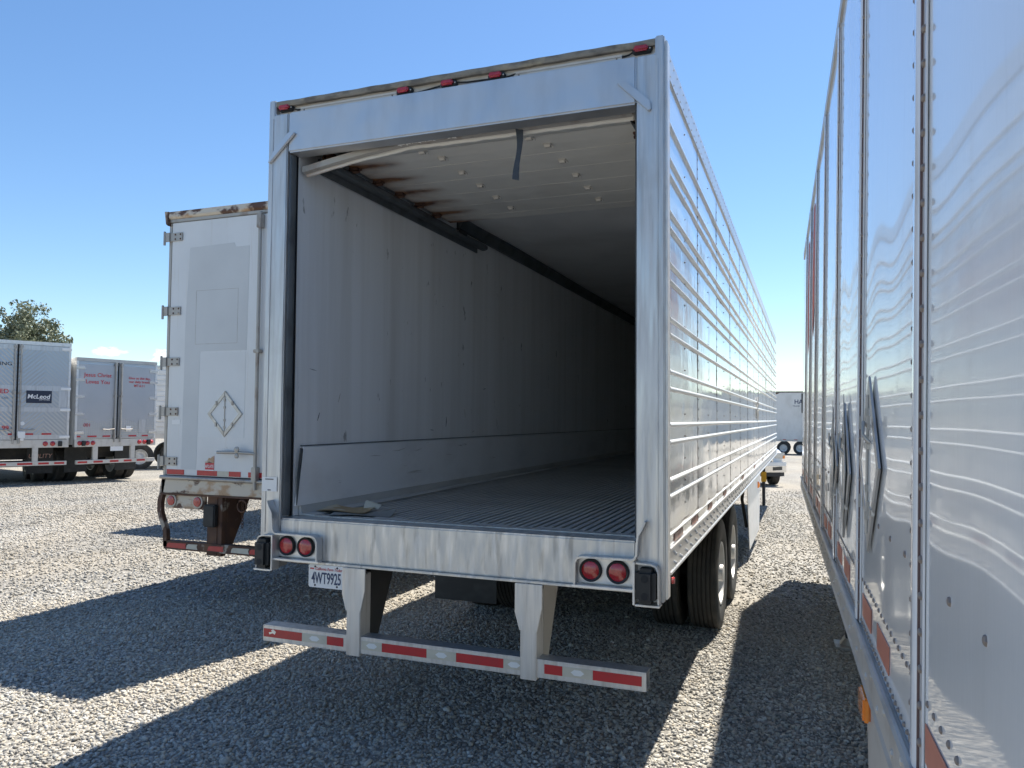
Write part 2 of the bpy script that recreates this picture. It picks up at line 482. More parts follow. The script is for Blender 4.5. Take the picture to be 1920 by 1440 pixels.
# ------------------------------------------------------------------ mesh helpers
class MB:
    def __init__(self):
        self.v, self.f = [], []

    def add(self, vs, fs):
        o = len(self.v)
        self.v += [tuple(p) for p in vs]
        self.f += [tuple(i + o for i in f) for f in fs]
        return self

    def box(self, x0, x1, y0, y1, z0, z1):
        vs = [(x0, y0, z0), (x1, y0, z0), (x1, y1, z0), (x0, y1, z0), (x0, y0, z1), (x1, y0, z1), (x1, y1, z1), (x0, y1, z1)]
        return self.add(vs, [(0, 3, 2, 1), (4, 5, 6, 7), (0, 1, 5, 4), (1, 2, 6, 5), (2, 3, 7, 6), (3, 0, 4, 7)])

    def prism(self, poly, axis, a, b):
        """poly: 2-D points; axis 'x': (y,z), 'y': (x,z), 'z': (x,y)."""
        def p3(p, t):
            if axis == 'x':
                return (t, p[0], p[1])
            if axis == 'y':
                return (p[0], t, p[1])
            return (p[0], p[1], t)
        n = len(poly)
        vs = [p3(p, a) for p in poly] + [p3(p, b) for p in poly]
        fs = [tuple(range(n)), tuple(range(2 * n - 1, n - 1, -1))]
        fs += [(i, (i + 1) % n, n + (i + 1) % n, n + i) for i in range(n)]
        return self.add(vs, fs)

    def strip(self, pts, th, axis, a, b):
        """flat bar following a 2-D polyline, thickness th, extruded along axis a..b."""
        n = len(pts)
        P = [Vector(p) for p in pts]
        L, Q = [], []
        for i in range(n):
            d = (P[min(i + 1, n - 1)] - P[max(i - 1, 0)]).normalized()
            nn = Vector((-d.y, d.x)) * th / 2
            L.append(P[i] + nn)
            Q.append(P[i] - nn)
        for i in range(n - 1):
            pass
        poly = [tuple(p) for p in L] + [tuple(p) for p in reversed(Q)]
        m = n

        def p3(p, t):
            if axis == 'x':
                return (t, p[0], p[1])
            if axis == 'y':
                return (p[0], t, p[1])
            return (p[0], p[1], t)
        vs = [p3(p, a) for p in poly] + [p3(p, b) for p in poly]
        k = 2 * n
        fs = [(i, (i + 1) % k, k + (i + 1) % k, k + i) for i in range(k)]
        for i in range(n - 1):
            fs.append((i, 2 * n - 1 - i, 2 * n - 2 - i, i + 1))
            fs.append((k + i, k + i + 1, k + 2 * n - 2 - i, k + 2 * n - 1 - i))
        return self.add(vs, fs)

    def lathe(self, prof, origin, axis, n=24, cap=True):
        """prof: (radius, height) list; axis unit vector."""
        ax = Vector(axis).normalized()
        t = Vector((0, 0, 1)) if abs(ax.z) < 0.9 else Vector((1, 0, 0))
        a = ax.cross(t).normalized()
        b = ax.cross(a)
        o = Vector(origin)
        vs, fs = [], []
        for (r, h) in prof:
            for k in range(n):
                an = 2 * math.pi * k / n
                vs.append(o + ax * h + (a * math.cos(an) + b * math.sin(an)) * r)
        for i in range(len(prof) - 1):
            for k in range(n):
                k2 = (k + 1) % n
                fs.append((i * n + k, i * n + k2, (i + 1) * n + k2, (i + 1) * n + k))
        if cap:
            fs.append(tuple(range(n - 1, -1, -1)))
            fs.append(tuple(range((len(prof) - 1) * n, len(prof) * n)))
        return self.add(vs, fs)

    def cyl(self, p0, p1, r, n=12, r1=None):
        d = Vector(p1) - Vector(p0)
        return self.lathe([(r, 0), (r if r1 is None else r1, d.length)], p0, d, n)

    def tube(self, pts, r, n=8):
        P = [Vector(p) for p in pts]
        vs, fs = [], []
        for i, p in enumerate(P):
            d = (P[min(i + 1, len(P) - 1)] - P[max(i - 1, 0)]).normalized()
            t = Vector((0, 0, 1)) if abs(d.z) < 0.9 else Vector((1, 0, 0))
            a = d.cross(t).normalized()
            b = d.cross(a)
            rr = r[i] if isinstance(r, (list, tuple)) else r
            for k in range(n):
                an = 2 * math.pi * k / n
                vs.append(p + (a * math.cos(an) + b * math.sin(an)) * rr)
        for i in range(len(P) - 1):
            for k in range(n):
                k2 = (k + 1) % n
                fs.append((i * n + k, i * n + k2, (i + 1) * n + k2, (i + 1) * n + k))
        fs.append(tuple(range(n - 1, -1, -1)))
        fs.append(tuple(range((len(P) - 1) * n, len(P) * n)))
        return self.add(vs, fs)

    def rivet(self, p, nrm, r=0.009, h=0.006, n=6):
        return self.lathe([(r, -0.001), (r * 0.85, h * 0.6), (r * 0.4, h)], p, nrm, n)

    def grid(self, fn, nu, nv):
        vs = [fn(i / nu, j / nv) for j in range(nv + 1) for i in range(nu + 1)]
        fs = [(j * (nu + 1) + i, j * (nu + 1) + i + 1, (j + 1) * (nu + 1) + i + 1, (j + 1) * (nu + 1) + i)
              for j in range(nv) for i in range(nu)]
        return self.add(vs, fs)

    def build(self, name, mat, parent=None, bevel=0.0, smooth=0.0, segs=2, solid=0.0):
        me = bpy.data.meshes.new(name)
        me.from_pydata(self.v, [], self.f)
        me.update()
        bm = bmesh.new()
        bm.from_mesh(me)
        bmesh.ops.recalc_face_normals(bm, faces=bm.faces)
        if bevel > 0:
            ed = [e for e in bm.edges if len(e.link_faces) == 2 and e.calc_face_angle(0) > 0.6]
            bmesh.ops.bevel(bm, geom=ed, offset=bevel, segments=segs, affect='EDGES', clamp_overlap=True)
        bm.to_mesh(me)
        bm.free()
        if bevel > 0 or smooth > 0:
            me.polygons.foreach_set("use_smooth", [True] * len(me.polygons))
            me.set_sharp_from_angle(angle=R(smooth if smooth > 0 else 40))
        me.materials.append(MT[mat] if isinstance(mat, str) else mat)
        o = bpy.data.objects.new(name, me)
        COL.objects.link(o)
        if parent is not None:
            o.parent = parent
        return o


def thing(name, label, cat, loc=(0, 0, 0), rz=0.0, group=None):
    o = bpy.data.objects.new(name, None)
    COL.objects.link(o)
    o.location = loc
    o.rotation_euler = (0, 0, rz)
    o["label"], o["category"] = label, cat
    if group:
        o["group"] = group
    return o


def part_copy(o, parent=None):
    c = o.copy()
    COL.objects.link(c)
    c.parent = parent if parent is not None else o.parent
    for ch in list(o.children):
        part_copy(ch, c)
    return c


def at(o, loc):
    o.location = loc
    return o


def stuff(o):
    o["kind"] = "stuff"
    return o


REAR = Matrix(((1, 0, 0), (0, 0, -1), (0, 1, 0)))        # writing that faces -Y
LEFTSIDE = Matrix(((0, 0, -1), (-1, 0, 0), (0, 1, 0)))   # writing that faces -X


def lettering(body, size, mat, parent, loc, rot=REAR, align='CENTER', bold=0.0, xs=1.0, shear=0.0, mirror=False, spacing=1.0, name="lettering"):
    cu = bpy.data.curves.new("text", 'FONT')
    cu.body = body
    cu.size = size
    cu.align_x = align
    cu.align_y = 'CENTER'
    cu.offset = bold * size
    cu.shear = shear
    cu.space_character = spacing
    cu.extrude = 0.0006
    cu.resolution_u = 3
    tmp = bpy.data.objects.new("text", cu)
    COL.objects.link(tmp)
    dg = bpy.context.evaluated_depsgraph_get()
    me = bpy.data.meshes.new_from_object(tmp.evaluated_get(dg))
    bpy.data.objects.remove(tmp)
    bpy.data.curves.remove(cu)
    n = len(me.vertices)
    co = np.empty(n * 3)
    me.vertices.foreach_get("co", co)
    co = co.reshape(-1, 3)
    co[:, 0] *= -xs if mirror else xs
    A = np.array(rot)
    co = co @ A.T + np.array(loc)
    me.vertices.foreach_set("co", co.ravel())
    me.name = name
    me.materials.clear()
    me.materials.append(MT[mat])
    me.update()
    o = bpy.data.objects.new(name, me)
    COL.objects.link(o)
    o.parent = parent
    return o


def ground_z(y):
    t = max(0.0, min(y, 75.0) - 6.0)
    return -0.0155 * t * t / (t + 3.0)


# ------------------------------------------------------------------ ground
xs = sorted(set([-500, -300, -200, -140, -100, -70, -50, -35] + list(range(-30, 31, 3)) + [40, 60, 90, 140, 220, 350, 500]))
ys = sorted(set([-400, -200, -100, -60, -40, -25, -15, -10] + [i for i in range(-6, 81, 2)] + [95, 120, 160, 250, 400, 700, 1200]))
g = MB()
gv = [(x, y, ground_z(y)) for y in ys for x in xs]
nx = len(xs)
gf = [(j * nx + i, j * nx + i + 1, (j + 1) * nx + i + 1, (j + 1) * nx + i) for j in range(len(ys) - 1) for i in range(nx - 1)]
g.add(gv, gf)
ground = g.build("gravel_ground", 'gravel_ground', smooth=180)
ground["kind"] = "structure"


def stones(n_near, n_far):
    """Crushed stone scattered over the part of the yard near the viewer."""
    ico = []
    ph = (1 + 5 ** 0.5) / 2
    for a, b in ((1, ph), (-1, ph), (1, -ph), (-1, -ph)):
        ico += [(0, a, b), (a, b, 0), (b, 0, a)]
    bm = bmesh.new()
    bmesh.ops.create_icosphere(bm, subdivisions=1, radius=1.0)
    bm.verts.ensure_lookup_table()
    iv = np.array([v.co[:] for v in bm.verts])
    itri = np.array([[v.index for v in f.verts] for f in bm.faces])
    bm.free()
    ov = np.array([(1, 0, 0), (-1, 0, 0), (0, 1, 0), (0, -1, 0), (0, 0, 1), (0, 0, -1)], float)
    otri = np.array([(0, 2, 4), (2, 1, 4), (1, 3, 4), (3, 0, 4), (2, 0, 5), (1, 2, 5), (3, 1, 5), (0, 3, 5)])
    C2 = np.array([2.0, -4.08])
    F2 = np.array([-math.sin(YAW), math.cos(YAW)])
    R2 = np.array([math.cos(YAW), math.sin(YAW)])

    def field(n, d0, d1, s0, s1, base_v, base_t, thin=False):
        d = np.sqrt(rng.uniform(d0 * d0, d1 * d1, n))
        if thin:
            d = d[rng.random(n) < np.clip((d1 - d) / (d1 - d0), 0, 1) ** 0.6]
            n = len(d)
        w = rng.uniform(-0.70, 0.70, n) * d
        p = C2 + d[:, None] * F2 + w[:, None] * R2
        # keep clear of the tyres only by height: stones lie flat on the sheet
        s = s0 + (s1 - s0) * rng.beta(1.6, 2.6, n)
        nv = len(base_v)
        pert = 1 + rng.uniform(-0.32, 0.32, (n, nv, 1))
        V = base_v[None] * pert
        sc = np.stack([s * rng.uniform(0.8, 1.25, n), s * rng.uniform(0.5, 0.9, n), s * rng.uniform(0.35, 0.65, n)], 1)
        V = V * sc[:, None, :]
        # random rotation: yaw free, tilt limited
        ya = rng.uniform(0, 2 * math.pi, n)
        ti = rng.normal(0, 0.45, n)
        tj = rng.normal(0, 0.45, n)
        cy, sy = np.cos(ti), np.sin(ti)
        x, y, z = V[..., 0], V[..., 1] * cy[:, None] - V[..., 2] * sy[:, None], V[..., 1] * sy[:, None] + V[..., 2] * cy[:, None]
        cx, sx_ = np.cos(tj), np.sin(tj)
        x, z = x * cx[:, None] + z * sx_[:, None], -x * sx_[:, None] + z * cx[:, None]
        ca, sa = np.cos(ya), np.sin(ya)
        x, y = x * ca[:, None] - y * sa[:, None], x * sa[:, None] + y * ca[:, None]
        gz = np.array([ground_z(q) for q in p[:, 1]])
        x = x + p[:, 0:1]
        y = y + p[:, 1:2]
        z = z + (gz + s * rng.uniform(0.02, 0.42, n))[:, None]
        verts = np.stack([x, y, z], -1).reshape(-1, 3)
        tris = (base_t[None] + (np.arange(n) * nv)[:, None, None]).reshape(-1, 3)
        return verts, tris
    v1, t1 = field(n_near, 3.7, 8.2, 0.0075, 0.0235, iv, itri)
    v2, t2 = field(n_far, 8.2, 24.0, 0.012, 0.032, ov, otri, True)
    v3, t3 = field(420, 3.7, 11.0, 0.020, 0.042, iv, itri)
    V = np.vstack([v1, v2, v3])
    T = np.vstack([t1, t2 + len(v1), t3 + len(v1) + len(v2)])
    me = bpy.data.meshes.new("gravel")
    me.vertices.add(len(V))
    me.vertices.foreach_set("co", V.ravel())
    me.loops.add(len(T) * 3)
    me.loops.foreach_set("vertex_index", T.ravel().astype(np.int32))
    me.polygons.add(len(T))
    me.polygons.foreach_set("loop_start", np.arange(len(T), dtype=np.int32) * 3)
    me.polygons.foreach_set("loop_total", np.full(len(T), 3, dtype=np.int32))
    me.update(calc_edges=True)
    me.materials.append(MT['gravel_stone'])
    o = bpy.data.objects.new("gravel", me)
    COL.objects.link(o)
    o["label"] = "loose grey crushed stone covering the yard"
    o["category"] = "gravel"
    o["kind"] = "stuff"
    return o


# ------------------------------------------------------------------ shared trailer pieces
def tyre_profile(r, w):
    g_ = 0.012
    pr = []
    hw = w / 2
    pr.append((r * 0.56, -hw * 0.80))
    pr.append((r * 0.62, -hw * 0.93))
    pr.append((r * 0.78, -hw * 1.0))
    pr.append((r * 0.92, -hw * 0.97))
    pr.append((r * 0.982, -hw * 0.88))
    # ribs and grooves
    edges = np.linspace(-hw * 0.84, hw * 0.84, 7)
    for i in range(6):
        a, b = edges[i], edges[i + 1]
        c = r - 0.006 * (abs(a + b) / (2 * hw)) ** 2
        if i > 0:
            pr += [(c - g_, a - 0.004), (c - g_, a + 0.004)]
            pr.append((c, a + 0.0065))
        else:
            pr.append((c, a))
        pr.append((c, b - 0.0065 if i < 5 else b))
    pr += [(r * 0.982, hw * 0.88), (r * 0.92, hw * 0.97), (r * 0.78, hw * 1.0), (r * 0.62, hw * 0.93), (r * 0.56, hw * 0.80)]
    return pr


_tyre_cache = {}


def wheel(parent, x, y, z, side, r=0.51, w=0.27, n=48, detail=True):
    """one wheel: tyre with a dished disc; side is the outward x direction."""
    key = (r, w, n, side, detail)
    if key not in _tyre_cache:
        ty = MB().lathe(tyre_profile(r, w), (0, 0, 0), (1, 0, 0), n, cap=False).build("tyre", 'tyre_rubber', None, smooth=35)
        s = side
        rim = MB().lathe([(r * 0.57, s * w * 0.40), (r * 0.565, s * w * 0.46), (r * 0.53, s * w * 0.45), (r * 0.50, s * w * 0.20),
                          (r * 0.47, s * w * 0.12), (r * 0.30, s * w * 0.10), (r * 0.27, s * w * 0.22), (r * 0.16, s * w * 0.26),
                          (r * 0.15, s * w * 0.52), (0.005, s * w * 0.54)], (0, 0, 0), (1, 0, 0), 32, cap=False)
        if detail:
            for k in range(10):
                an = 2 * math.pi * k / 10
                c, d = math.cos(an) * r * 0.235, math.sin(an) * r * 0.235
                rim.cyl((s * w * 0.2, c, d), (s * w * 0.34, c, d), 0.014, 6)
        ri = rim.build("rim", 'white_wheel', None, smooth=35)
        _tyre_cache[key] = (ty, ri)
        first = True
    else:
        first = False
    ty, ri = _tyre_cache[key]
    hub = bpy.data.objects.new("wheel", None)
    COL.objects.link(hub)
    hub.parent = parent
    hub.location = (x, y, z)
    for o in (ty, ri):
        c = o if first else o.copy()
        if not first:
            COL.objects.link(c)
        c.parent = hub
    return hub


def dual_axle(parent, y, zc, half, r=0.51):
    wheel(parent, half - 0.14, y, zc, 1, r)
    wheel(parent, half - 0.48, y, zc, -1, r)
    wheel(parent, -half + 0.14, y, zc, -1, r)
    wheel(parent, -half + 0.48, y, zc, 1, r)
    MB().cyl((-half + 0.3, y, zc), (half - 0.3, y, zc), 0.065, 12).build("axle", 'under_black', parent, smooth=40)


def placard(parent, c, half, face, name="placard_holder", open_leaf=0.0, flip=True):
    """diamond sign holder: frame, divided leaf, clips. face: 'rear' (faces -Y) or 'left' (faces -X) or 'right'."""
    def P(u, v, w):
        if face == 'rear':
            return (c[0] + u, c[1] - w, c[2] + v)
        if face == 'left':
            return (c[0] - w, c[1] - u, c[2] + v)
        return (c[0] + w, c[1] + u, c[2] + v)

    def slab(m, poly, w0, w1):
        n = len(poly)
        vs = [P(u, v, w0) for u, v in poly] + [P(u, v, w1) for u, v in poly]
        fs = [tuple(range(n)), tuple(range(2 * n - 1, n - 1, -1))] + [(i, (i + 1) % n, n + (i + 1) % n, n + i) for i in range(n)]
        m.add(vs, fs)
    h = half
    i_ = half * 0.78
    fr = MB()
    cs = [(0, h), (h, 0), (0, -h), (-h, 0)]
    ci = [(0, i_), (i_, 0), (0, -i_), (-i_, 0)]
    for k in range(4):
        k2 = (k + 1) % 4
        slab(fr, [cs[k], cs[k2], ci[k2], ci[k]], 0.0, 0.014 if face == 'rear' else 0.007)
    f = fr.build(name, 'placard_steel', parent, bevel=0.004 if face == 'rear' else 0.002)
    lf = MB()
    slab(lf, [(-0.004, i_), (-i_, 0), (-0.004, -i_)], 0.003, 0.006)
    lf.build("leaf", 'gloss_white' if face != 'rear' else 'repaint_white', f)
    rf = MB()
    slab(rf, [(0.004, i_), (i_, 0), (0.004, -i_)], 0.003, 0.006)
    rf.build("leaf", 'gloss_white' if face != 'rear' else 'repaint_white', f)
    hg = MB()
    a, b = P(0, i_, 0.009), P(0, -i_, 0.009)
    hg.cyl(a, b, 0.005, 6)
    for t in (-0.75, -0.35, 0.35, 0.75):
        slab(hg, [(-0.012, t * i_ - 0.012), (0.012, t * i_ - 0.012), (0.012, t * i_ + 0.012), (-0.012, t * i_ + 0.012)], 0.006, 0.015)
    hg.build("hinge", 'worn_metal', f)
    for (su, sv) in ((1, 1), (1, -1), (-1, 1), (-1, -1)):
        cl_ = MB()
        u0, v0 = su * h * 0.46, sv * h * 0.46
        slab(cl_, [(u0 - 0.010, v0 - 0.022), (u0 + 0.010, v0 - 0.022), (u0 + 0.010, v0 + 0.022), (u0 - 0.010, v0 + 0.022)], 0.015, 0.022)
        cl_.build("clip", 'worn_metal', f)
    return f


def tail_lamp(parent, x, z, r, y=-0.004, lens_mat='red_lens'):
    ring = MB().lathe([(r, 0), (r, 0.018), (r * 0.93, 0.024), (r * 0.80, 0.020), (r * 0.78, 0.008)], (x, y, z), (0, -1, 0), 28).build("tail_light", 'rubber', parent, smooth=40)
    MB().lathe([(r * 0.785, 0.006), (r * 0.77, 0.018), (r * 0.5, 0.025), (r * 0.2, 0.027), (0.002, 0.0275)], (x, y, z), (0, -1, 0), 28).build("lens", lens_mat, ring, smooth=60)
    return ring


def landing_leg(parent, x, y, top, foot_z):
    lg = MB().box(x - 0.06, x + 0.06, y - 0.06, y + 0.06, foot_z + 0.35, top).box(x - 0.045, x + 0.045, y - 0.045, y + 0.045, foot_z + 0.05, foot_z + 0.36).build("landing_leg", 'under_black', parent, bevel=0.004)
    MB().box(x - 0.13, x + 0.13, y - 0.12, y + 0.12, foot_z, foot_z + 0.03).prism([(x - 0.09, foot_z + 0.03), (x + 0.09, foot_z + 0.03), (x + 0.05, foot_z + 0.09), (x - 0.05, foot_z + 0.09)], 'y', y - 0.05, y + 0.05).build("foot", 'worn_metal', lg, bevel=0.003)
    return lg


# ------------------------------------------------------------------ the open silver trailer
def open_trailer():
    t = thing("refrigerated_trailer", "silver ribbed semi trailer with its rear roll-up door open, empty inside", "trailer")
    L = 16.1
    # rear frame posts (stepped at the top for the lamp recess)
    for s in (-1, 1):
        poly = [(s * 1.298, 0.985), (s * 1.148, 0.985), (s * 1.148, 3.927), (s * 1.248, 3.927), (s * 1.248, 4.026), (s * 1.298, 4.026)]
        p = MB().prism(poly, 'y', 0.0, 0.095).build("rear_post", 'frame_steel', t, bevel=0.007)
        MB().prism([(s * 1.146, 0.02), (s * 1.132, 0.04), (s * 1.132, 0.082), (s * 1.146, 0.09)], 'z', 1.31, 3.66).build("door_guide", 'dark_track', p, bevel=0.003)
        # weld seams and a folded edge strip
        MB().box(s * 1.262 - 0.004, s * 1.262 + 0.004, -0.0045, 0.002, 1.2, 3.90).build("edge_fold", 'frame_steel', p, bevel=0.002)
        MB().box(s * 1.302 - 0.004 * s, s * 1.300 + 0.012 * s, 0.02, 0.10, 1.0, 4.0).build("corner_angle", 'bare_aluminium', p, bevel=0.003)
    hd = MB().box(-1.146, 1.146, 0.001, 0.13, 3.665, 3.931).build("door_header", 'header_steel', t, bevel=0.010)
    # recess with conduit, lamps and the weathered roof edge
    MB().box(-1.247, 1.247, 0.045, 0.13, 3.932, 3.995).build("lamp_recess", 'light_strip', t)
    re_ = MB()
    n = 60

    def edge(u, v):
        x = -1.247 + 2.494 * u
        yy = [0.045, 0.012, 0.004, 0.006, 0.03][int(round(v * 4))]
        zz = [3.984, 3.980, 3.990, 4.014, 4.024][int(round(v * 4))]
        return (x, yy + 0.002 * math.sin(31 * u) * math.sin(11 * u), zz + 0.0008 * math.sin(23 * u + 1) + 0.0012 * math.sin(71 * u))
    re_.grid(edge, n, 4)
    re_.box(-1.247, 1.247, 0.03, 0.2, 3.997, 4.021)
    re_.build("roof_edge", 'roof_edge', t, smooth=50)
    for (a, b) in ((-1.075, -0.36), (0.42, 1.06)):
        c = MB().box(a, b, 0.030, 0.0445, 3.937, 3.968).box(a + 0.003, b - 0.003, 0.026, 0.0302, 3.9495, 3.9535).build("wire_cover", 'light_strip', t, bevel=0.003)
        for x in (a + 0.03, b - 0.03):
            MB().rivet((x, 0.029, 3.944), (0, -1, 0), 0.005, 0.004).build("screw", 'rivet_steel', c)
    lx = [-1.184, -0.301, 0.0, 0.312, 1.173]
    for x in lx:
        zc = 3.958 if abs(x) < 1 else 3.972
        poly = [(x - 0.058, zc), (x - 0.046, zc - 0.021), (x + 0.046, zc - 0.021), (x + 0.058, zc), (x + 0.046, zc + 0.021), (x - 0.046, zc + 0.021)]
        b = MB().prism(poly, 'y', 0.020, 0.044).build("marker_lamp", 'rubber', t, bevel=0.004)
        MB().prism([(x - 0.044, zc - 0.014), (x + 0.036, zc - 0.014), (x + 0.036, zc + 0.017), (x - 0.044, zc + 0.017)], 'y', -0.004, 0.021).build("lens", 'red_lens', b, bevel=0.008, segs=3)
        MB().rivet((x + 0.044, 0.019, zc), (0, -1, 0), 0.005, 0.004).build("screw", 'rivet_bright', b)
    w = MB()
    w.tube([(-0.36, 0.038, 3.952), (-0.34, 0.034, 3.942), (-0.25, 0.03, 3.936), (-0.2, 0.03, 3.938), (-0.06, 0.03, 3.955)], 0.005, 6)
    w.tube([(0.055, 0.03, 3.960), (0.12, 0.03, 3.952), (0.25, 0.03, 3.948), (0.33, 0.03, 3.939), (0.37, 0.03, 3.944), (0.43, 0.032, 3.954)], 0.005, 6)
    w.tube([(1.06, 0.034, 3.953), (1.10, 0.03, 3.956), (1.12, 0.03, 3.966)], 0.005, 6)
    w.tube([(-1.075, 0.034, 3.953), (-1.10, 0.03, 3.952), (-1.13, 0.03, 3.965), (-1.14, 0.03, 3.99), (-1.17, 0.03, 4.0)], 0.005, 6)
    w.build("wire", 'rubber', t, smooth=60)
    # diagonal corner gussets
    for poly in ([(-1.13, 3.792), (-1.085, 3.788), (-1.085, 3.775), (-1.272, 3.603), (-1.290, 3.607), (-1.235, 3.70)],
                 [(1.04, 3.788), (1.10, 3.787), (1.226, 3.662), (1.230, 3.616), (1.217, 3.609)]):
        MB().prism(poly, 'y', -0.020, -0.0005).build("gusset", 'header_steel', t, bevel=0.004)
    # sill
    sl = MB().box(-1.147, 1.147, 0.002, 0.16, 1.045, 1.297).build("rear_sill", 'sill_steel', t, bevel=0.010)
    MB().box(-1.147, 1.147, -0.020, 0.05, 1.030, 1.044).build("sill_lip", 'sill_steel', sl, bevel=0.003)
    MB().box(-1.12, 1.12, 0.165, 0.245, 1.293, 1.301).build("sill_cap", 'sill_steel', sl, bevel=0.002)
    # folded steel surrounds round the lamps and dock bumpers
    for s in (-1, 1):
        pl = MB().box(min(s * 0.83, s * 1.146), max(s * 0.83, s * 1.146), -0.004, 0.0, 1.06, 1.20).build("lamp_panel", 'bare_aluminium', t)
        pts = [(s * 1.205, 1.41), (s * 1.188, 1.37), (s * 1.168, 1.335), (s * 1.163, 1.29), (s * 1.160, 1.235), (s * 1.150, 1.214), (s * 1.13, 1.207), (s * 0.865, 1.205), (s * 0.838, 1.196), (s * 0.826, 1.172), (s * 0.824, 1.056)]
        MB().strip(pts, 0.011, 'y', -0.062, -0.001).build("lamp_guard", 'frame_steel', t, bevel=0.002)
        MB().box(min(s * 0.81, s * 1.168), max(s * 0.81, s * 1.168), -0.062, -0.021, 1.044, 1.055).build("lamp_shelf", 'bare_aluminium', t, bevel=0.002)
        pts = [(s * 1.150, 1.20), (s * 1.150, 0.988), (s * 1.278, 0.988)]
        MB().box(min(s * 1.144, s * 1.155), max(s * 1.144, s * 1.155), -0.075, -0.001, 0.978, 1.20).box(min(s * 1.1555, s * 1.285), max(s * 1.1555, s * 1.285), -0.075, -0.001, 0.974, 0.984).build("bumper_bracket", 'bare_aluminium', t, bevel=0.002)
        MB().strip([(s * 1.156, 1.193), (s * 1.235, 1.190), (s * 1.262, 1.180), (s * 1.274, 1.155), (s * 1.276, 0.985)], 0.009, 'y', -0.062, -0.001).build("bumper_hood", 'frame_steel', t, bevel=0.002)
        db = MB().box(min(s * 1.162, s * 1.266), max(s * 1.162, s * 1.266), -0.11, -0.002, 0.992, 1.172).build("dock_bumper", 'rubber', t, bevel=0.022, segs=4)
        for z in (1.125, 1.035):
            MB().lathe([(0.020, 0.0005), (0.017, 0.001), (0.016, 0.0012)], (s * 1.214, -0.1105, z), (0, -1, 0), 16).build("bolt_hole", 'dark_gap', db)
    for (x, z) in ((-1.078, 1.130), (-0.935, 1.130), (0.903, 1.130), (1.052, 1.130)):
        tail_lamp(t, x, z, 0.062)
    MB().cyl((1.31, 0.16, 1.075), (1.325, 0.16, 1.075), 0.018, 12).build("side_marker", 'red_lens', t, smooth=50)
    # number plate
    pl = MB().prism([(-0.908, 0.898), (-0.900, 0.888), (-0.634, 0.888), (-0.626, 0.898), (-0.626, 1.022), (-0.634, 1.028), (-0.900, 1.028), (-0.908, 1.022)], 'y', -0.016, -0.013).build("licence_plate", 'sheet_white', t)
    lettering("4WT9925", 0.098, 'ink_navy', pl, (-0.778, -0.0175, 0.944), xs=0.53, bold=0.014)
    lettering("California Perm Trailer", 0.026, 'ink_red', pl, (-0.762, -0.0175, 1.003), shear=0.25, xs=0.80)
    MB().box(-0.897, -0.868, -0.0182, -0.0162, 0.999, 1.007).build("sticker", 'ink_red', pl)
    for x in (-0.86, -0.70):
        for z in (1.016, 0.902):
            MB().rivet((x, -0.0162, z), (0, -1, 0), 0.007, 0.004, 8).build("screw", 'ink_black', pl)
    # inspection sheet on the post
    ps = MB().box(-1.288, -1.172, -0.0055, -0.0035, 1.463, 1.556).build("notice", 'sheet_white', t)
    lettering("Reefer Service", 0.014, 'ink_black', ps, (-1.23, -0.0062, 1.543)) if False else None
    for k, (zz, hw) in enumerate(((1.542, 0.032), (1.473, 0.012))):
        MB().box(-1.23 - hw, -1.23 + hw, -0.0066, -0.0056, zz - 0.003, zz + 0.003).build("printed_line", 'ink_black', ps)
    # rear impact guard
    gb = MB().box(-1.242, 1.206, -0.02, 0.08, 0.522, 0.528).box(-1.242, 1.206, -0.02, 0.08, 0.616, 0.622).box(-1.242, 1.206, -0.020, -0.014, 0.5281, 0.6159).box(-1.240, 1.204, 0.074, 0.08, 0.5281, 0.6159)
    gb = gb.build("impact_guard", 'frame_steel', t, bevel=0.0015)
    tape = [(-1.235, -0.945, 'r'), (-0.944, -0.762, 'w'), (-0.761, -0.645, 'r'), (-0.515, -0.376, 'w'), (-0.375, -0.078, 'r'),
            (-0.077, 0.112, 'w'), (0.113, 0.403, 'r'), (0.404, 0.53, 'w'), (0.645, 0.748, 'r'), (0.749, 0.918, 'w'), (0.919, 1.182, 'r')]
    for (a, b, k) in tape:
        o = MB().box(a, b, -0.0225, -0.0202, 0.549, 0.600).build("reflective_tape", 'tape_red' if k == 'r' else 'tape_white', gb)
        if k == 'w':
            c = (a + b) / 2
            MB().prism([(c - 0.038, 0.575), (c - 0.018, 0.560), (c + 0.018, 0.560), (c + 0.038, 0.575), (c + 0.018, 0.590), (c - 0.018, 0.590)], 'y', -0.0233, -0.0226).build("emblem", 'tape_emblem', o)
    MB().prism([(-1.19, 0.566), (-1.165, 0.575), (-1.15, 0.568), (-1.14, 0.585), (-1.163, 0.60), (-1.178, 0.592), (-1.170, 0.583), (-1.195, 0.578)], 'y', -0.0236, -0.0226).build("scrape", 'bare_aluminium', gb)
    for c in (-0.572, 0.553):
        f = MB().prism([(c - 0.080, 1.029), (c + 0.080, 1.029), (c + 0.080, 0.90), (c + 0.052, 0.772), (c - 0.052, 0.772), (c - 0.080, 0.87)], 'y', -0.034, -0.0215).build("guard_leg", 'frame_steel', t, bevel=0.002)
        MB().box(c - 0.048, c + 0.048, -0.0305, 0.09, 0.505, 0.99).build("leg_post", 'frame_steel', f, bevel=0.004)
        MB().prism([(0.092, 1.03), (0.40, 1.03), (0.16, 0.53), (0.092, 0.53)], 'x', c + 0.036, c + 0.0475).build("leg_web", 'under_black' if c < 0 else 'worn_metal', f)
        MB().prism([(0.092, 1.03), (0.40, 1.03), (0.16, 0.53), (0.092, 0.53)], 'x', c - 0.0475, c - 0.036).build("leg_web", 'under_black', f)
    # ---- shell
    rf = MB().box(-1.285, 1.285, 0.14, L, 3.90, 3.985).build("roof", 'rail_aluminium', t)
    MB().box(-1.283, -1.18, 0.10, L, 1.12, 3.899).build("side_wall", 'box_white', t)
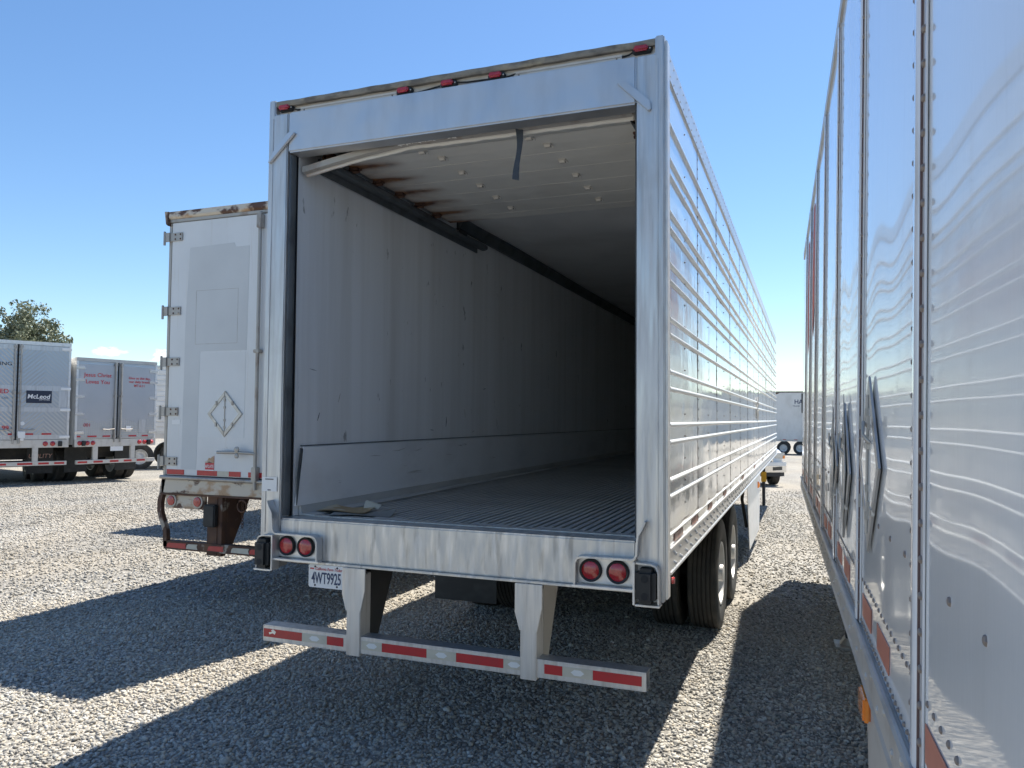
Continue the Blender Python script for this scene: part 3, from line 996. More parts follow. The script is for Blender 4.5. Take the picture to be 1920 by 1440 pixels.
    MB().box(-1.17, 1.17, L - 0.15, L, 1.12, 3.899).build("nose_wall", 'box_white', t)
    MB().box(1.17, 1.2735, 0.16, L, 1.12, 3.899).build("side_core", 'box_white', t)
    MB().box(-1.16, 1.16, 0.25, L - 0.16, 1.10, 1.225).build("floor_deck", 'under_black', t)
    # top rail, right side
    tr_ = MB().box(1.2736, 1.297, 0.16, L, 3.84, 4.0).box(1.2971, 1.301, 0.16, L, 3.842, 3.856).build("top_rail", 'rail_aluminium', t, bevel=0.004)
    rv = MB()
    for k in range(130):
        for zz in (3.875, 3.965):
            rv.rivet((1.297, 0.20 + 0.122 * k, zz), (1, 0, 0), 0.007, 0.005)
    stuff(rv.build("rivets", 'rivet_bright', tr_))
    MB().box(-1.297, -1.2835, 0.16, L, 3.84, 4.0).build("top_rail", 'rail_aluminium', t, bevel=0.004)
    MB().box(-1.297, -1.2835, 0.16, L, 1.10, 1.25).build("bottom_rail", 'rail_aluminium', t, bevel=0.004)
    # right side skin: one sheet a panel, drawn tight between ribs and stiffeners
    pairs = [(1.52, 1.61), (1.82, 1.915), (2.115, 2.21), (2.415, 2.505), (2.715, 2.81), (3.01, 3.10), (3.305, 3.395)]
    zrib = sorted([z for p in pairs for z in p] + [1.235, 3.59, 3.85])
    y0 = 0.175
    rr = random.Random(3)
    for i in range(13):
        a, b = y0 + 1.213 * i, y0 + 1.213 * (i + 1) - 0.002
        b = min(b, L)
        dents = [(rr.uniform(a, b), rr.uniform(1.3, 3.6), rr.uniform(0.10, 0.28), rr.uniform(-0.004, 0.003)) for _ in range(9)]

        def skin(u, v, a=a, b=b, dents=dents, i=i):
            y = a + (b - a) * u
            z = 1.235 + (3.85 - 1.235) * v
            k = 0
            while k < len(zrib) - 2 and z > zrib[k + 1]:
                k += 1
            q = (z - zrib[k]) / (zrib[k + 1] - zrib[k])
            q = min(1, max(0, q))
            hgt = zrib[k + 1] - zrib[k]
            amp = 0.0028 * min(1.0, hgt / 0.2)
            low = max(0.0, (2.0 - z) / 0.8)
            amp *= (0.7 + 1.6 * min(1.0, low)) * (1 + 0.35 * math.sin(7.3 * i + 3.1 * k))
            bulge = amp * math.sin(math.pi * q) * abs(math.sin(2 * math.pi * u))
            for (dy, dz, dr, da) in dents:
                e = ((y - dy) ** 2 + ((z - dz) * 1.5) ** 2) / (dr * dr)
                if e < 6:
                    bulge += da * math.exp(-e)
            return (1.2905 + bulge + (0.0006 if i % 2 else 0.0), y, z)
        pn = MB().grid(skin, 28, 84).build("side_panel", 'side_steel', t, smooth=180)
        rv = MB()
        for k in range(38):
            z = 1.27 + 0.068 * k
            rv.rivet((1.2915, a + 0.014, z), (1, 0, 0), 0.0055, 0.004)
        for k in range(19):
            z = 1.30 + 0.136 * k
            rv.rivet((1.2915, (a + b) / 2, z), (1, 0, 0), 0.0055, 0.004)
        stuff(rv.build("rivets", 'rivet_steel', pn))
        if i > 0:
            MB().box(1.2745, 1.2925, a - 0.0035, a - 0.0005, 1.24, 3.84).build("panel_seam", 'rivet_steel', pn)

    def rib(z, w, h, y_start=0.168):
        prof = [(1.2905, z - w), (1.2905 + h * 0.7, z - w * 0.62), (1.2905 + h, z - w * 0.15), (1.2905 + h * 0.9, z + w * 0.4), (1.2905 + h * 0.45, z + w * 0.85), (1.2905, z + w)]
        m = MB()
        m.prism(prof, 'y', y_start, L)
        return m.build("side_rib", 'rib_aluminium', t, smooth=60)
    for lo, hi in pairs:
        rib(lo, 0.0145, 0.016)
        rib(hi, 0.0145, 0.016)
    rib(3.59, 0.0145, 0.016)
    rib(1.312, 0.010, 0.012)
    # bottom rail with huck bolts and faded tape
    br = MB().prism([(1.2736, 1.10), (1.306, 1.10), (1.306, 1.112), (1.2985, 1.118), (1.2985, 1.225), (1.306, 1.232), (1.306, 1.244), (1.2736, 1.244)], 'y', 0.165, L).build("bottom_rail", 'rail_aluminium', t, smooth=30)
    bl = MB()
    for k in range(70):
        y = 0.30 + 0.22 * k
        for (dy, z) in ((0, 1.205), (0.06, 1.185), (0.0, 1.150), (0.06, 1.135)):
            if (dy == 0.06 and k % 2) and z > 1.16:
                continue
            bl.rivet((1.2985, y + dy, z), (1, 0, 0), 0.011, 0.010)
    stuff(bl.build("bolts", 'rivet_bright', br))
    sr = MB()
    for k in range(420):
        sr.rivet((1.2912, 0.19 + 0.0375 * k, 1.338), (1, 0, 0), 0.005, 0.004, 5)
    stuff(sr.build("rivets", 'rivet_steel', br))
    for k, (a, b) in enumerate(((0.34, 0.66), (1.05, 1.33), (1.95, 2.2), (3.1, 3.35), (5.2, 5.5), (7.4, 7.7), (9.6, 9.9))):
        MB().box(1.2945, 1.2966, a, b, 1.254, 1.298).build("reflective_tape", 'tape_faded', br)
    placard(t, (1.298, 8.15, 2.10), 0.19, 'right')
    # side fairing below the rail with its amber lamp, and underside gear
    fa = MB().prism([(6.62, 1.099), (9.75, 1.099), (9.3, 0.15), (7.1, 0.15)], 'x', 1.245, 1.252).build("side_fairing", 'bare_aluminium', t)
    MB().lathe([(0.055, 0), (0.05, 0.02), (0.03, 0.034), (0.004, 0.038)], (1.252, 8.95, 0.90), (1, 0, 0), 16).build("amber_lamp", 'amber_lens', fa, smooth=60)
    MB().tube([(1.20, 6.75, 1.09), (1.16, 6.95, 0.85), (1.20, 7.2, 0.45)], 0.022, 8).build("fairing_brace", 'under_black', fa, smooth=60)
    for x in (-0.5, 0.5):
        MB().box(x - 0.06, x + 0.06, 0.6, 15.0, 0.90, 1.099).build("frame_rail", 'under_black', t)
    MB().box(-0.62, 0.62, 2.7, 6.0, 0.70, 0.82).build("bogie_frame", 'under_black', t)
    for y in (3.45, 4.70):
        dual_axle(t, y, 0.505, 1.255)
    for y in (3.45, 4.70):
        for x in (-0.38, 0.38):
            MB().lathe([(0.03, -0.14), (0.085, -0.12), (0.09, 0.0), (0.085, 0.10), (0.03, 0.12)], (x, y - 0.22, 0.58), (0, 1, 0), 16).build("brake_chamber", 'under_black', t, smooth=50)
    for x in (-0.2, 0.15):
        MB().tube([(x, 0.5, 1.06), (x + 0.02, 1.2, 0.93), (x - 0.03, 2.0, 0.90), (x + 0.1, 2.9, 0.72)], 0.014, 6).build("air_hose", 'rubber', t, smooth=60)
    for s in (-1,):
        MB().box(min(s * 0.62, s * 1.24), max(s * 0.62, s * 1.24), 2.40, 2.412, 0.27, 0.98).build("mud_flap", 'rubber', t, bevel=0.003)
    landing_leg(t, 0.95, 13.3, 1.099, ground_z(13.3))
    landing_leg(t, -0.95, 13.3, 1.099, ground_z(13.3))
    MB().cyl((1.02, 15.4, ground_z(15.4)), (1.02, 15.4, 0.9), 0.04, 10).build("support_pole", 'under_black', t, smooth=50)
    MB().box(0.965, 1.085, 15.34, 15.352, 0.46, 0.70).build("warning_plate", 'yellow_plate', t)
    # ---- interior
    wl_ = MB()
    rr2 = random.Random(5)

    def liner(u, v):
        y = 0.105 + (L - 0.28) * u
        z = 1.30 + (3.88 - 1.30) * v
        x = -1.132 + 0.006 * math.sin(y * 2.1) * math.sin(z * 1.3 + 0.4) + 0.003 * math.sin(y * 5.2 + z)
        return (x, y, z)
    wl_.grid(liner, 110, 14)
    wl_.build("wall_liner", 'wall_liner', t, smooth=180)
    MB().box(1.128, 1.165, 0.105, L - 0.17, 1.255, 3.88).build("wall_liner", 'wall_liner', t)
    MB().box(-1.12, 1.12, L - 0.20, L - 0.16, 1.255, 3.88).build("front_liner", 'wall_liner', t)
    MB().box(-1.178, -1.142, 0.099, 0.112, 1.30, 3.89).build("wall_edge_gap", 'dark_gap', t)
    for k in range(17):
        y, z = 0.3 + 5.5 * rr2.random() ** 1.3, rr2.choice([rr2.uniform(1.8, 2.4), rr2.uniform(1.8, 3.4)])
        ln, an, wd = rr2.uniform(0.012, 0.05), rr2.choice([rr2.uniform(-0.3, 0.3), rr2.uniform(1.0, 2.0)]), rr2.uniform(0.0015, 0.004)
        dy, dz = math.cos(an) * ln, math.sin(an) * ln
        x = -1.132 + 0.006 * math.sin(y * 2.1) * math.sin(z * 1.3 + 0.4) + 0.003 * math.sin(y * 5.2 + z)
        MB().prism([(y - dy, z - dz), (y - dz * 0.1, z + wd), (y + dy, z + dz), (y + dz * 0.1, z - wd)], 'x', x, x + 0.003).build("scuff_mark", 'ink_grey' if k % 3 == 0 else 'placard_steel', t)
    for k in range(7):
        y, z = 0.4 + 4.0 * rr2.random(), rr2.uniform(1.45, 1.68)
        ln = rr2.uniform(0.03, 0.16)
        MB().prism([(y - ln, z), (y, z + 0.003), (y + ln, z + rr2.uniform(-0.02, 0.02)), (y, z - 0.003)], 'x', -1.108, -1.1062).build("scuff_mark", 'placard_steel', t)
    # scuff liner, loose at its rear end
    sc_ = MB()
    sc_.prism([(0.112, 1.362), (L - 0.2, 1.362), (L - 0.2, 1.72), (0.19, 1.745)], 'x', -1.122, -1.108)
    sc_.build("scuff_liner", 'scuff_liner', t)
    MB().box(-1.1215, -1.116, 0.16, L - 0.2, 1.750, 1.756).build("scuff_seam", 'dark_track', t)
    MB().prism([(0.112, 1.37), (0.168, 1.735), (0.140, 1.74), (0.110, 1.55)], 'x', -1.1075, -1.100).build("scuff_edge", 'dark_track', t)
    MB().prism([(-1.122, 1.30), (-1.0, 1.30), (-1.0, 1.306), (-1.095, 1.312), (-1.108, 1.361), (-1.122, 1.361)], 'y', 0.16, L - 0.2).build("floor_flashing", 'floor_aluminium', t)
    MB().box(1.108, 1.1275, 0.16, L - 0.2, 1.30, 1.72).build("scuff_liner", 'scuff_liner', t)
    # duct floor: bars running the length of the box
    MB().box(-1.12, 1.12, 0.20, L - 0.2, 1.228, 1.236).build("floor_pan", 'floor_pan', t)
    nb = 40
    pitch = 0.0535
    bar = None
    for k in range(nb):
        x = 1.083 - k * pitch
        if bar is None:
            bar = MB().prism([(-0.015, 1.2905), (-0.014, 1.2935), (0.014, 1.2935), (0.015, 1.2905), (0.004, 1.289), (0.004, 1.2365), (-0.004, 1.2365), (-0.004, 1.289)], 'y', 0.19, L - 0.2).build("floor_bar", 'floor_aluminium', t)
            bar.location = (x, 0, 0)
        else:
            c = bar.copy()
            COL.objects.link(c)
            c.location = (x, rr2.uniform(-0.004, 0.004), rr2.uniform(-0.0015, 0.0015))
    for (a, b) in ((-0.62, -0.42), (0.10, 0.28), (0.52, 0.73)):
        MB().box(a, b, 0.20, 0.30, 1.2945, 1.299).build("floor_plate", 'floor_aluminium', t)
    # ceiling, sagging behind the door
    ce = MB()

    def ceil(u, v):
        x = -1.13 + 2.26 * u
        y = 0.3 + (L - 0.5) * v ** 1.5
        sag = 0.10 * math.exp(-((y - 3.0) / 1.3) ** 2) * math.sin(math.pi * u) ** 0.7 * (0.75 + 0.25 * math.sin(9 * u + 1.2))
        fold = 0.010 * math.exp(-((y - 2.6) / 0.9) ** 2) * math.sin(26 * u + 3.5 * y)
        cont = 0.02 * math.sin(2.2 * y + 2 * u) * math.sin(math.pi * u)
        return (x, y, 3.882 - sag * 0.9 + fold - abs(cont))
    ce.grid(ceil, 40, 110)
    ce.build("ceiling_liner", 'ceiling_liner', t, smooth=180)
    for s in (-1, 1):
        MB().prism([(s * 1.128, 3.76), (s * 1.10, 3.76), (s * 1.05, 3.84), (s * 1.05, 3.87), (s * 1.128, 3.87)], 'y', 2.55, L - 0.2).build("cove_strip", 'dark_track', t)
        tk = MB().box(min(s * 1.124, s * 1.112), max(s * 1.124, s * 1.112), 0.30, 3.02, 3.615, 3.715).build("door_track", 'dark_track', t, bevel=0.003)
        MB().strip([(s * 1.112, 3.665), (s * 1.085, 3.665), (s * 1.058, 3.672), (s * 1.050, 3.69), (s * 1.056, 3.71), (s * 1.075, 3.718)], 0.004, 'y', 0.30, 3.14).build("track_channel", 'dark_track', tk, smooth=50)
        MB().box(min(s * 1.125, s * 1.04), max(s * 1.125, s * 1.04), 2.44, 2.62, 3.69, 3.735).build("track_stop", 'rubber', tk, bevel=0.008)
    # roll-up door, open under the ceiling
    dr = MB().box(-1.06, 1.06, 0.475, 2.275, 3.768, 3.79).build("roll_up_door", 'dark_track', t)
    ys_ = [0.475, 0.63, 0.79, 0.955, 1.12, 1.29, 1.455, 1.62, 1.785, 1.95, 2.11, 2.275]
    for k in range(len(ys_) - 1):
        a, b = ys_[k], ys_[k + 1]
        z0 = 3.742 + (0.0012 if k % 2 else 0)
        MB().box(-1.062, 1.062, a + 0.002, b - 0.002, z0, 3.7675).build("door_slat", 'door_cream', dr)
    joints = [0.63, 0.955, 1.29, 1.62, 1.95]
    hm = None
    for x in (-0.335, 0.43):
        for k, y in enumerate([0.465] + joints):
            if hm is None:
                hm = MB().box(-0.028, 0.028, -0.026, 0.026, 3.733, 3.7415).prism([(-0.022, 3.733), (0.022, 3.733), (0.014, 3.718), (-0.014, 3.718)], 'x', -0.02, 0.02).tube([(0.026, 0, 3.735), (0.036, 0.01, 3.728), (0.034, 0.02, 3.72)], 0.004, 5).build("door_hinge", 'light_strip', dr, bevel=0.002)
                c = hm
            else:
                c = hm.copy()
                COL.objects.link(c)
            c.location = (x - (0.0 if k else 0.07), y, 0)
    rl = None
    for s in (-1, 1):
        for y in joints + [0.62 - 0.33 + 0.02]:
            if rl is None:
                rl = MB().box(-0.04, 0.03, -0.03, 0.03, 3.728, 3.7415).cyl((-0.06, 0, 3.716), (0.03, 0, 3.716), 0.012, 8).cyl((-0.052, 0, 3.716), (-0.03, 0, 3.716), 0.024, 12).build("door_roller", 'rust_steel', dr, bevel=0.002)
                c = rl
            else:
                c = rl.copy()
                COL.objects.link(c)
            c.location = (s * 1.03, y, 0)
            if s > 0:
                c.rotation_euler = (0, 0, math.pi)
                c.location = (1.03, y, 0)
    # bent bottom panel jammed under the header, drooping on one side
    def droop(x):
        q = max(0.0, min(1.0, (-0.30 - x) / 0.80))
        return -0.115 * q ** 1.1 + 0.012 * math.sin(math.pi * min(1, max(0, (x + 1.1) / 0.9)))

    secs = [(0.19, 3.655), (0.185, 3.680), (0.20, 3.715), (0.22, 3.735), (0.46, 3.758), (0.462, 3.742), (0.45, 3.733), (0.25, 3.680), (0.20, 3.652)]
    bp = MB()
    nu = 60
    vsl = []
    for i in range(nu + 1):
        x = -1.10 + 2.19 * i / nu
        d = droop(x)
        jag = 0.004 * math.sin(47 * x) * math.sin(13 * x)
        for k, (yy, zz) in enumerate(secs):
            near = 1.0 if yy < 0.3 else 0.25
            vsl.append((x, yy - 0.05 * (d < -0.03) * near * (-d / 0.115) + (jag if k in (0, 8) else 0), zz + d * near + (jag if k in (0, 1, 8) else 0)))
    K = len(secs)
    fsl = [(i * K + k, i * K + (k + 1) % K, (i + 1) * K + (k + 1) % K, (i + 1) * K + k) for i in range(nu) for k in range(K)]
    fsl += [tuple(range(K)), tuple(nu * K + k for k in range(K - 1, -1, -1))]
    bp.add(vsl, fsl)
    dp = bp.build("bottom_panel", 'door_cream', dr, smooth=35)
    sl_ = MB()
    vsl = []
    sec2 = [(0.150, 3.662), (0.150, 3.700), (0.158, 3.704), (0.166, 3.690), (0.182, 3.694), (0.186, 3.664), (0.170, 3.650)]
    for i in range(nu + 1):
        x = -1.112 + 2.20 * i / nu
        d = droop(x) * 0.98
        for (yy, zz) in sec2:
            vsl.append((x, yy + d * 0.35, zz + 0.014 + d))
    K = len(sec2)
    fsl = [(i * K + k, i * K + (k + 1) % K, (i + 1) * K + (k + 1) % K, (i + 1) * K + k) for i in range(nu) for k in range(K)]
    fsl += [tuple(range(K)), tuple(nu * K + k for k in range(K - 1, -1, -1))]
    sl_.add(vsl, fsl)
    sl_.build("bottom_seal", 'worn_metal', dp, smooth=35)
    # torn paint flakes on the bent lip
    tf = MB()
    for k in range(26):
        x = random.uniform(-0.42, 0.0)
        d = droop(x)
        s = random.uniform(0.006, 0.02)
        tf.add([(x - s, 0.148 + d * 0.3, 3.672 + d), (x + s, 0.146 + d * 0.3, 3.668 + d + random.uniform(-0.008, 0.008)), (x + random.uniform(-s, s), 0.138 + d * 0.3, 3.690 + d + random.uniform(-0.015, 0.012))], [(0, 1, 2)])
    stuff(tf.build("paint_flakes", 'sheet_white', dp))
    MB().grid(lambda u, v: (0.405 - 0.021 + 0.042 * u + 0.008 * math.sin(4 * v), 0.14 + 0.02 * math.sin(5 * v + u) - 0.012 * u * v, 3.70 - 0.335 * v - 0.012 * u * (v > 0.95)), 2, 14).grid(
        lambda u, v: (0.405 - 0.021 + 0.042 * u + 0.008 * math.sin(4 * v), 0.144 + 0.02 * math.sin(5 * v + u) - 0.012 * u * v, 3.70 - 0.335 * v - 0.012 * u * (v > 0.95)), 2, 14).build("pull_strap", 'webbing', dr, smooth=180)
    return t


# ------------------------------------------------------------------ litter inside
def cardboard():
    t = thing("cardboard_scrap", "flattened grey and brown cardboard scrap lying on the trailer floor", "cardboard", (-0.84, 0.40, 1.2985))

    def sheet(w, d, h, rz, ox, oy, name, mat, curl):
        def f(u, v):
            x, y = (u - 0.5) * w, (v - 0.5) * d
            z = h + curl * ((u - 0.5) * 2) ** 2 * (v > 0.4) * (v - 0.4) + 0.006 * math.sin(5 * u + 3 * v)
            c, s = math.cos(rz), math.sin(rz)
            return (ox + x * c - y * s, oy + x * s + y * c, z)
        m = MB()
        m.grid(f, 10, 8)
        m.grid(lambda u, v: tuple(np.array(f(u, v)) - np.array((0, 0, 0.004))), 10, 8)
        o = m.build(name, mat, t, smooth=120)
        return o
    sheet(0.40, 0.24, 0.007, 0.35, 0.08, -0.03, "grey_sheet", 'cardboard', 0.008)
    sheet(0.34, 0.28, 0.018, 0.15, -0.09, 0.05, "brown_sheet", 'kraft_paper', 0.03)
    m = MB()
    m.grid(lambda u, v: (-0.02 + 0.12 * u, 0.13 + 0.07 * v, 0.022 + 0.05 * math.sin(v * 2.4) * (1 - 0.6 * u)), 8, 6)
    m.grid(lambda u, v: (-0.02 + 0.12 * u, 0.131 + 0.07 * v, 0.019 + 0.05 * math.sin(v * 2.4) * (1 - 0.6 * u)), 8, 6)
    m.build("curled_flap", 'tape_white', t, smooth=120)
    return t


# ------------------------------------------------------------------ rusty white trailer
def rusty_trailer():
    t = thing("box_trailer", "old white box trailer with rusty rear frame and diamond placard, beside the silver trailer", "trailer", (-3.197, 2.3, 0))
    t.scale = (0.941, 1, 1)
    H = 1.30
    L = 14.0
    MB().box(-H, H, 0.06, L, 1.28, 4.06).build("box_body", 'old_white', t, bevel=0.01)
    MB().box(-H + 0.05, H - 0.05, 0.12, L - 0.1, 1.12, 1.279).build("floor_frame", 'rust_steel', t)
    # header
    hd = MB().prism([(-0.05, 4.055), (-0.07, 4.075), (-0.06, 4.135), (0.10, 4.145), (0.10, 4.055)], 'x', -H - 0.015, H + 0.015).build("roof_header", 'rusty_cream', t, bevel=0.004)
    MB().box(-H - 0.004, H + 0.004, -0.045, 0.058, 4.020, 4.054).build("door_frame_top", 'worn_metal', t, bevel=0.004)
    MB().prism([(-H - 0.035, 4.14), (-H + 0.03, 4.135), (-H + 0.02, 3.98), (-H - 0.01, 4.0)], 'y', -0.075, -0.02).build("corner_cap", 'rust_steel', t, bevel=0.004)
    for s in (-1, 1):
        MB().box(min(s * H, s * (H - 0.045)), max(s * H, s * (H - 0.045)), -0.03, 0.058, 1.28, 4.019).build("corner_post", 'worn_metal', t, bevel=0.005)
        xa, xb = (-H + 0.05, 0.128) if s < 0 else (0.152, H - 0.05)
        d = MB().box(xa, xb, -0.035, 0.055, 1.315, 4.016).build("rear_door", 'old_white', t, bevel=0.006)
        MB().box(xa + 0.003, xb - 0.003, -0.038, 0.05, 1.296, 1.3145).build("door_gasket", 'rubber', d)
        if s < 0:
            MB().prism([(-1.03, 1.38), (-0.82, 1.38), (-0.80, 2.62), (-0.16, 2.62), (-0.15, 3.70), (-0.34, 3.70), (-0.36, 3.745), (-0.98, 3.73), (-1.02, 3.0)], 'y', -0.0368, -0.0352).build("paint_patch", 'repaint_grey', d)
            MB().box(-0.80, -0.17, -0.0368, -0.0352, 1.72, 2.60).build("paint_patch", 'repaint_white', d)
            for (a, b, z0, z1) in ((-0.875, -0.29, 3.262, 3.265), (-0.875, -0.29, 2.695, 2.698), (-0.875, -0.872, 2.695, 3.265), (-0.293, -0.29, 2.695, 3.265)):
                MB().box(a, b, -0.0376, -0.0369, z0, z1).build("sealant_line", 'worn_metal', d)
            for z in (3.86, 3.06, 2.515, 1.985, 1.46):
                h = MB().box(-H + 0.01, -H + 0.21, -0.049, -0.0362, z - 0.045, z + 0.045).box(-H - 0.045, -H + 0.035, -0.062, -0.0495, z - 0.05, z + 0.05).cyl((-H - 0.035, -0.06, z - 0.085), (-H - 0.035, -0.06, z + 0.065), 0.014, 8).build("hinge", 'worn_metal', d, bevel=0.003)
                for (dx, dz) in ((0.11, 0.024), (0.11, -0.024), (0.185, 0.024), (0.185, -0.024)):
                    MB().rivet((-H + dx, -0.049, z + dz), (0, -1, 0), 0.011, 0.008).build("bolt", 'rust_steel', h)
        # lock rod
        rx = 0.14 + s * 0.12
        rd = MB().cyl((rx, -0.075, 1.20), (rx, -0.075, 4.03), 0.019, 14).build("lock_rod", 'worn_metal', d, smooth=50)
        for z in (3.93, 2.60, 1.36):
            w_ = 0.04 if z == 2.60 else 0.032
            hh = 0.018 if z == 2.60 else 0.07
            MB().box(rx - w_, rx + w_, -0.102, -0.0365, z - hh, z + hh).build("rod_keeper", 'worn_metal', rd, bevel=0.006)
        hs = MB().tube([(rx, -0.085, 1.565), (rx + s * 0.05, -0.095, 1.57), (rx + s * 0.25, -0.09, 1.575), (rx + s * 0.50, -0.085, 1.57)], 0.016, 8).build("handle", 'worn_metal', d, smooth=50)
        MB().lathe([(0.03, 0), (0.03, 0.012), (0.01, 0.02)], (rx + s * 0.22, -0.10, 1.605), (0, -1, 0), 10).lathe([(0.026, 0), (0.026, 0.012), (0.01, 0.02)], (rx + s * 0.22, -0.10, 1.54), (0, -1, 0), 10).build("latch", 'worn_metal', hs, smooth=50)
    ph = placard(t, (-0.43, -0.037, 1.965), 0.24, 'rear')
    # stickers and tape
    st = MB().prism([(-0.69, 1.36), (-0.565, 1.36), (-0.565, 1.53), (-0.60, 1.515), (-0.61, 1.50), (-0.64, 1.505), (-0.66, 1.475), (-0.69, 1.47)], 'y', -0.0378, -0.0369).build("sticker", 'ink_red', t)
    MB().prism([(-0.688, 1.475), (-0.66, 1.478), (-0.64, 1.507), (-0.61, 1.503), (-0.60, 1.518), (-0.568, 1.528), (-0.568, 1.455), (-0.688, 1.455)], 'y', -0.0386, -0.0379).build("torn_paper", 'rusty_cream', st)
    lettering("APLATE", 0.046, 'sheet_white', st, (-0.628, -0.0388, 1.418), xs=0.75, bold=0.01)
    MB().box(-0.69, -0.565, -0.0386, -0.0379, 1.362, 1.385).build("label_strip", 'sheet_white', st)
    MB().box(-1.18, -1.06, -0.0376, -0.0353, 1.85, 1.90).build("label_strip", 'sheet_white', st)
    for (a, b, k) in ((-1.235, -0.985, 'r'), (-0.80, -0.52, 'r'), (-0.519, -0.36, 'w'), (-0.359, -0.20, 'r'), (-0.10, 0.2, 'r'), (0.5, 0.8, 'r'), (1.0, 1.2, 'r')):
        MB().box(a, b, -0.0392, -0.0372, 1.322, 1.374).build("reflective_tape", 'tape_red' if k == 'r' else 'tape_white', t)
    # rear sill, lamp box, chain, guard
    MB().cyl((-H, -0.06, 1.292), (H, -0.06, 1.275), 0.020, 10).build("sill_bar", 'worn_metal', t, smooth=50)
    MB().box(-H, H, -0.045, 0.10, 1.125, 1.270).build("rear_sill", 'rusty_cream', t, bevel=0.006)
    MB().box(-H - 0.01, H + 0.01, -0.055, 0.0, 1.105, 1.124).build("sill_lip", 'rust_steel', t, bevel=0.003)
    for s in (-1, 1):
        lb = MB().box(min(s * 1.26, s * 0.70), max(s * 1.26, s * 0.70), -0.02, 0.02, 0.965, 1.104).build("lamp_box", 'rusty_cream', t, bevel=0.004)
        for x in (1.165, 0.79):
            MB().lathe([(0.072, 0.0), (0.072, 0.012), (0.055, 0.014)], (s * x, -0.021, 1.045), (0, -1, 0), 24).build("lamp_ring", 'worn_metal', lb, smooth=40)
            MB().lathe([(0.054, 0.010), (0.05, 0.022), (0.02, 0.028), (0.003, 0.029)], (s * x, -0.021, 1.045), (0, -1, 0), 24).build("lens", 'red_lens', lb, smooth=60)
        lg = MB().box(min(s * 0.66, s * 0.52), max(s * 0.66, s * 0.52), -0.02, 0.05, 0.50, 1.104).box(min(s * 0.515, s * 0.455), max(s * 0.515, s * 0.455), -0.02, 0.05, 0.50, 1.104).build("guard_leg", 'rust_steel', t, bevel=0.004)
        MB().prism([(0.05, 1.104), (0.42, 1.104), (0.12, 0.56), (0.05, 0.56)], 'x', s * 0.46 - 0.01, s * 0.46 + 0.01).build("leg_web", 'rust_steel', lg)
        MB().box(min(s * 0.66, s * 0.50), max(s * 0.66, s * 0.50), -0.09, -0.021, 0.80, 1.03).build("dock_bumper", 'rubber', lg, bevel=0.014, segs=3)
        pts = [(s * 1.27, -0.02, 1.27), (s * 1.30, -0.02, 1.12), (s * 1.325, -0.02, 1.03), (s * 1.325, -0.02, 0.93), (s * 1.28, -0.02, 0.82), (s * 1.235, -0.02, 0.72), (s * 1.225, -0.02, 0.56)]
        MB().strip([(p[0], p[2]) for p in pts], 0.055, 'y', -0.045, 0.005).build("end_guard", 'rust_steel', t, smooth=40)
    gb = MB().box(-1.25, 1.25, -0.045, 0.045, 0.535, 0.625).build("impact_guard", 'rust_steel', t, bevel=0.006)
    for (a, b, k) in ((-1.20, -0.92, 'r'), (-0.919, -0.76, 'w'), (-0.62, -0.40, 'r'), (-0.30, -0.06, 'w'), (-0.059, 0.25, 'r'), (0.5, 0.8, 'r')):
        jag = [(a, 0.555), (b, 0.552), (b - 0.01, 0.585), (b, 0.607), (a + 0.03, 0.604), (a + 0.01, 0.59)]
        MB().prism(jag, 'y', -0.0475, -0.0456).build("reflective_tape", 'tape_red' if k == 'r' else 'tape_white', gb)
    ch = MB()
    for k in range(9):
        z = 1.09 - 0.032 * k
        a = 0 if k % 2 else math.pi / 2
        pts = [(-0.16 + 0.012 * math.cos(q) * math.cos(a), -0.04 + 0.012 * math.cos(q) * math.sin(a), z + 0.02 * math.sin(q)) for q in [i * math.pi / 4 for i in range(9)]]
        ch.tube(pts, 0.004, 5)
    ch.build("chain", 'rust_steel', t, smooth=60)
    MB().tube([(-0.16 + 0.06 * math.cos(q), -0.05, 1.03 + 0.06 * math.sin(q)) for q in [i * math.pi / 8 for i in range(17)]], 0.009, 6).build("hook_ring", 'rust_steel', t, smooth=60)
    for y in (7.2, 8.45):
        dual_axle(t, y, 0.5, 1.25)
    landing_leg(t, 0.8, 11.4, 1.12, -0.05)
    landing_leg(t, -0.8, 11.4, 1.12, -0.05)
    return t


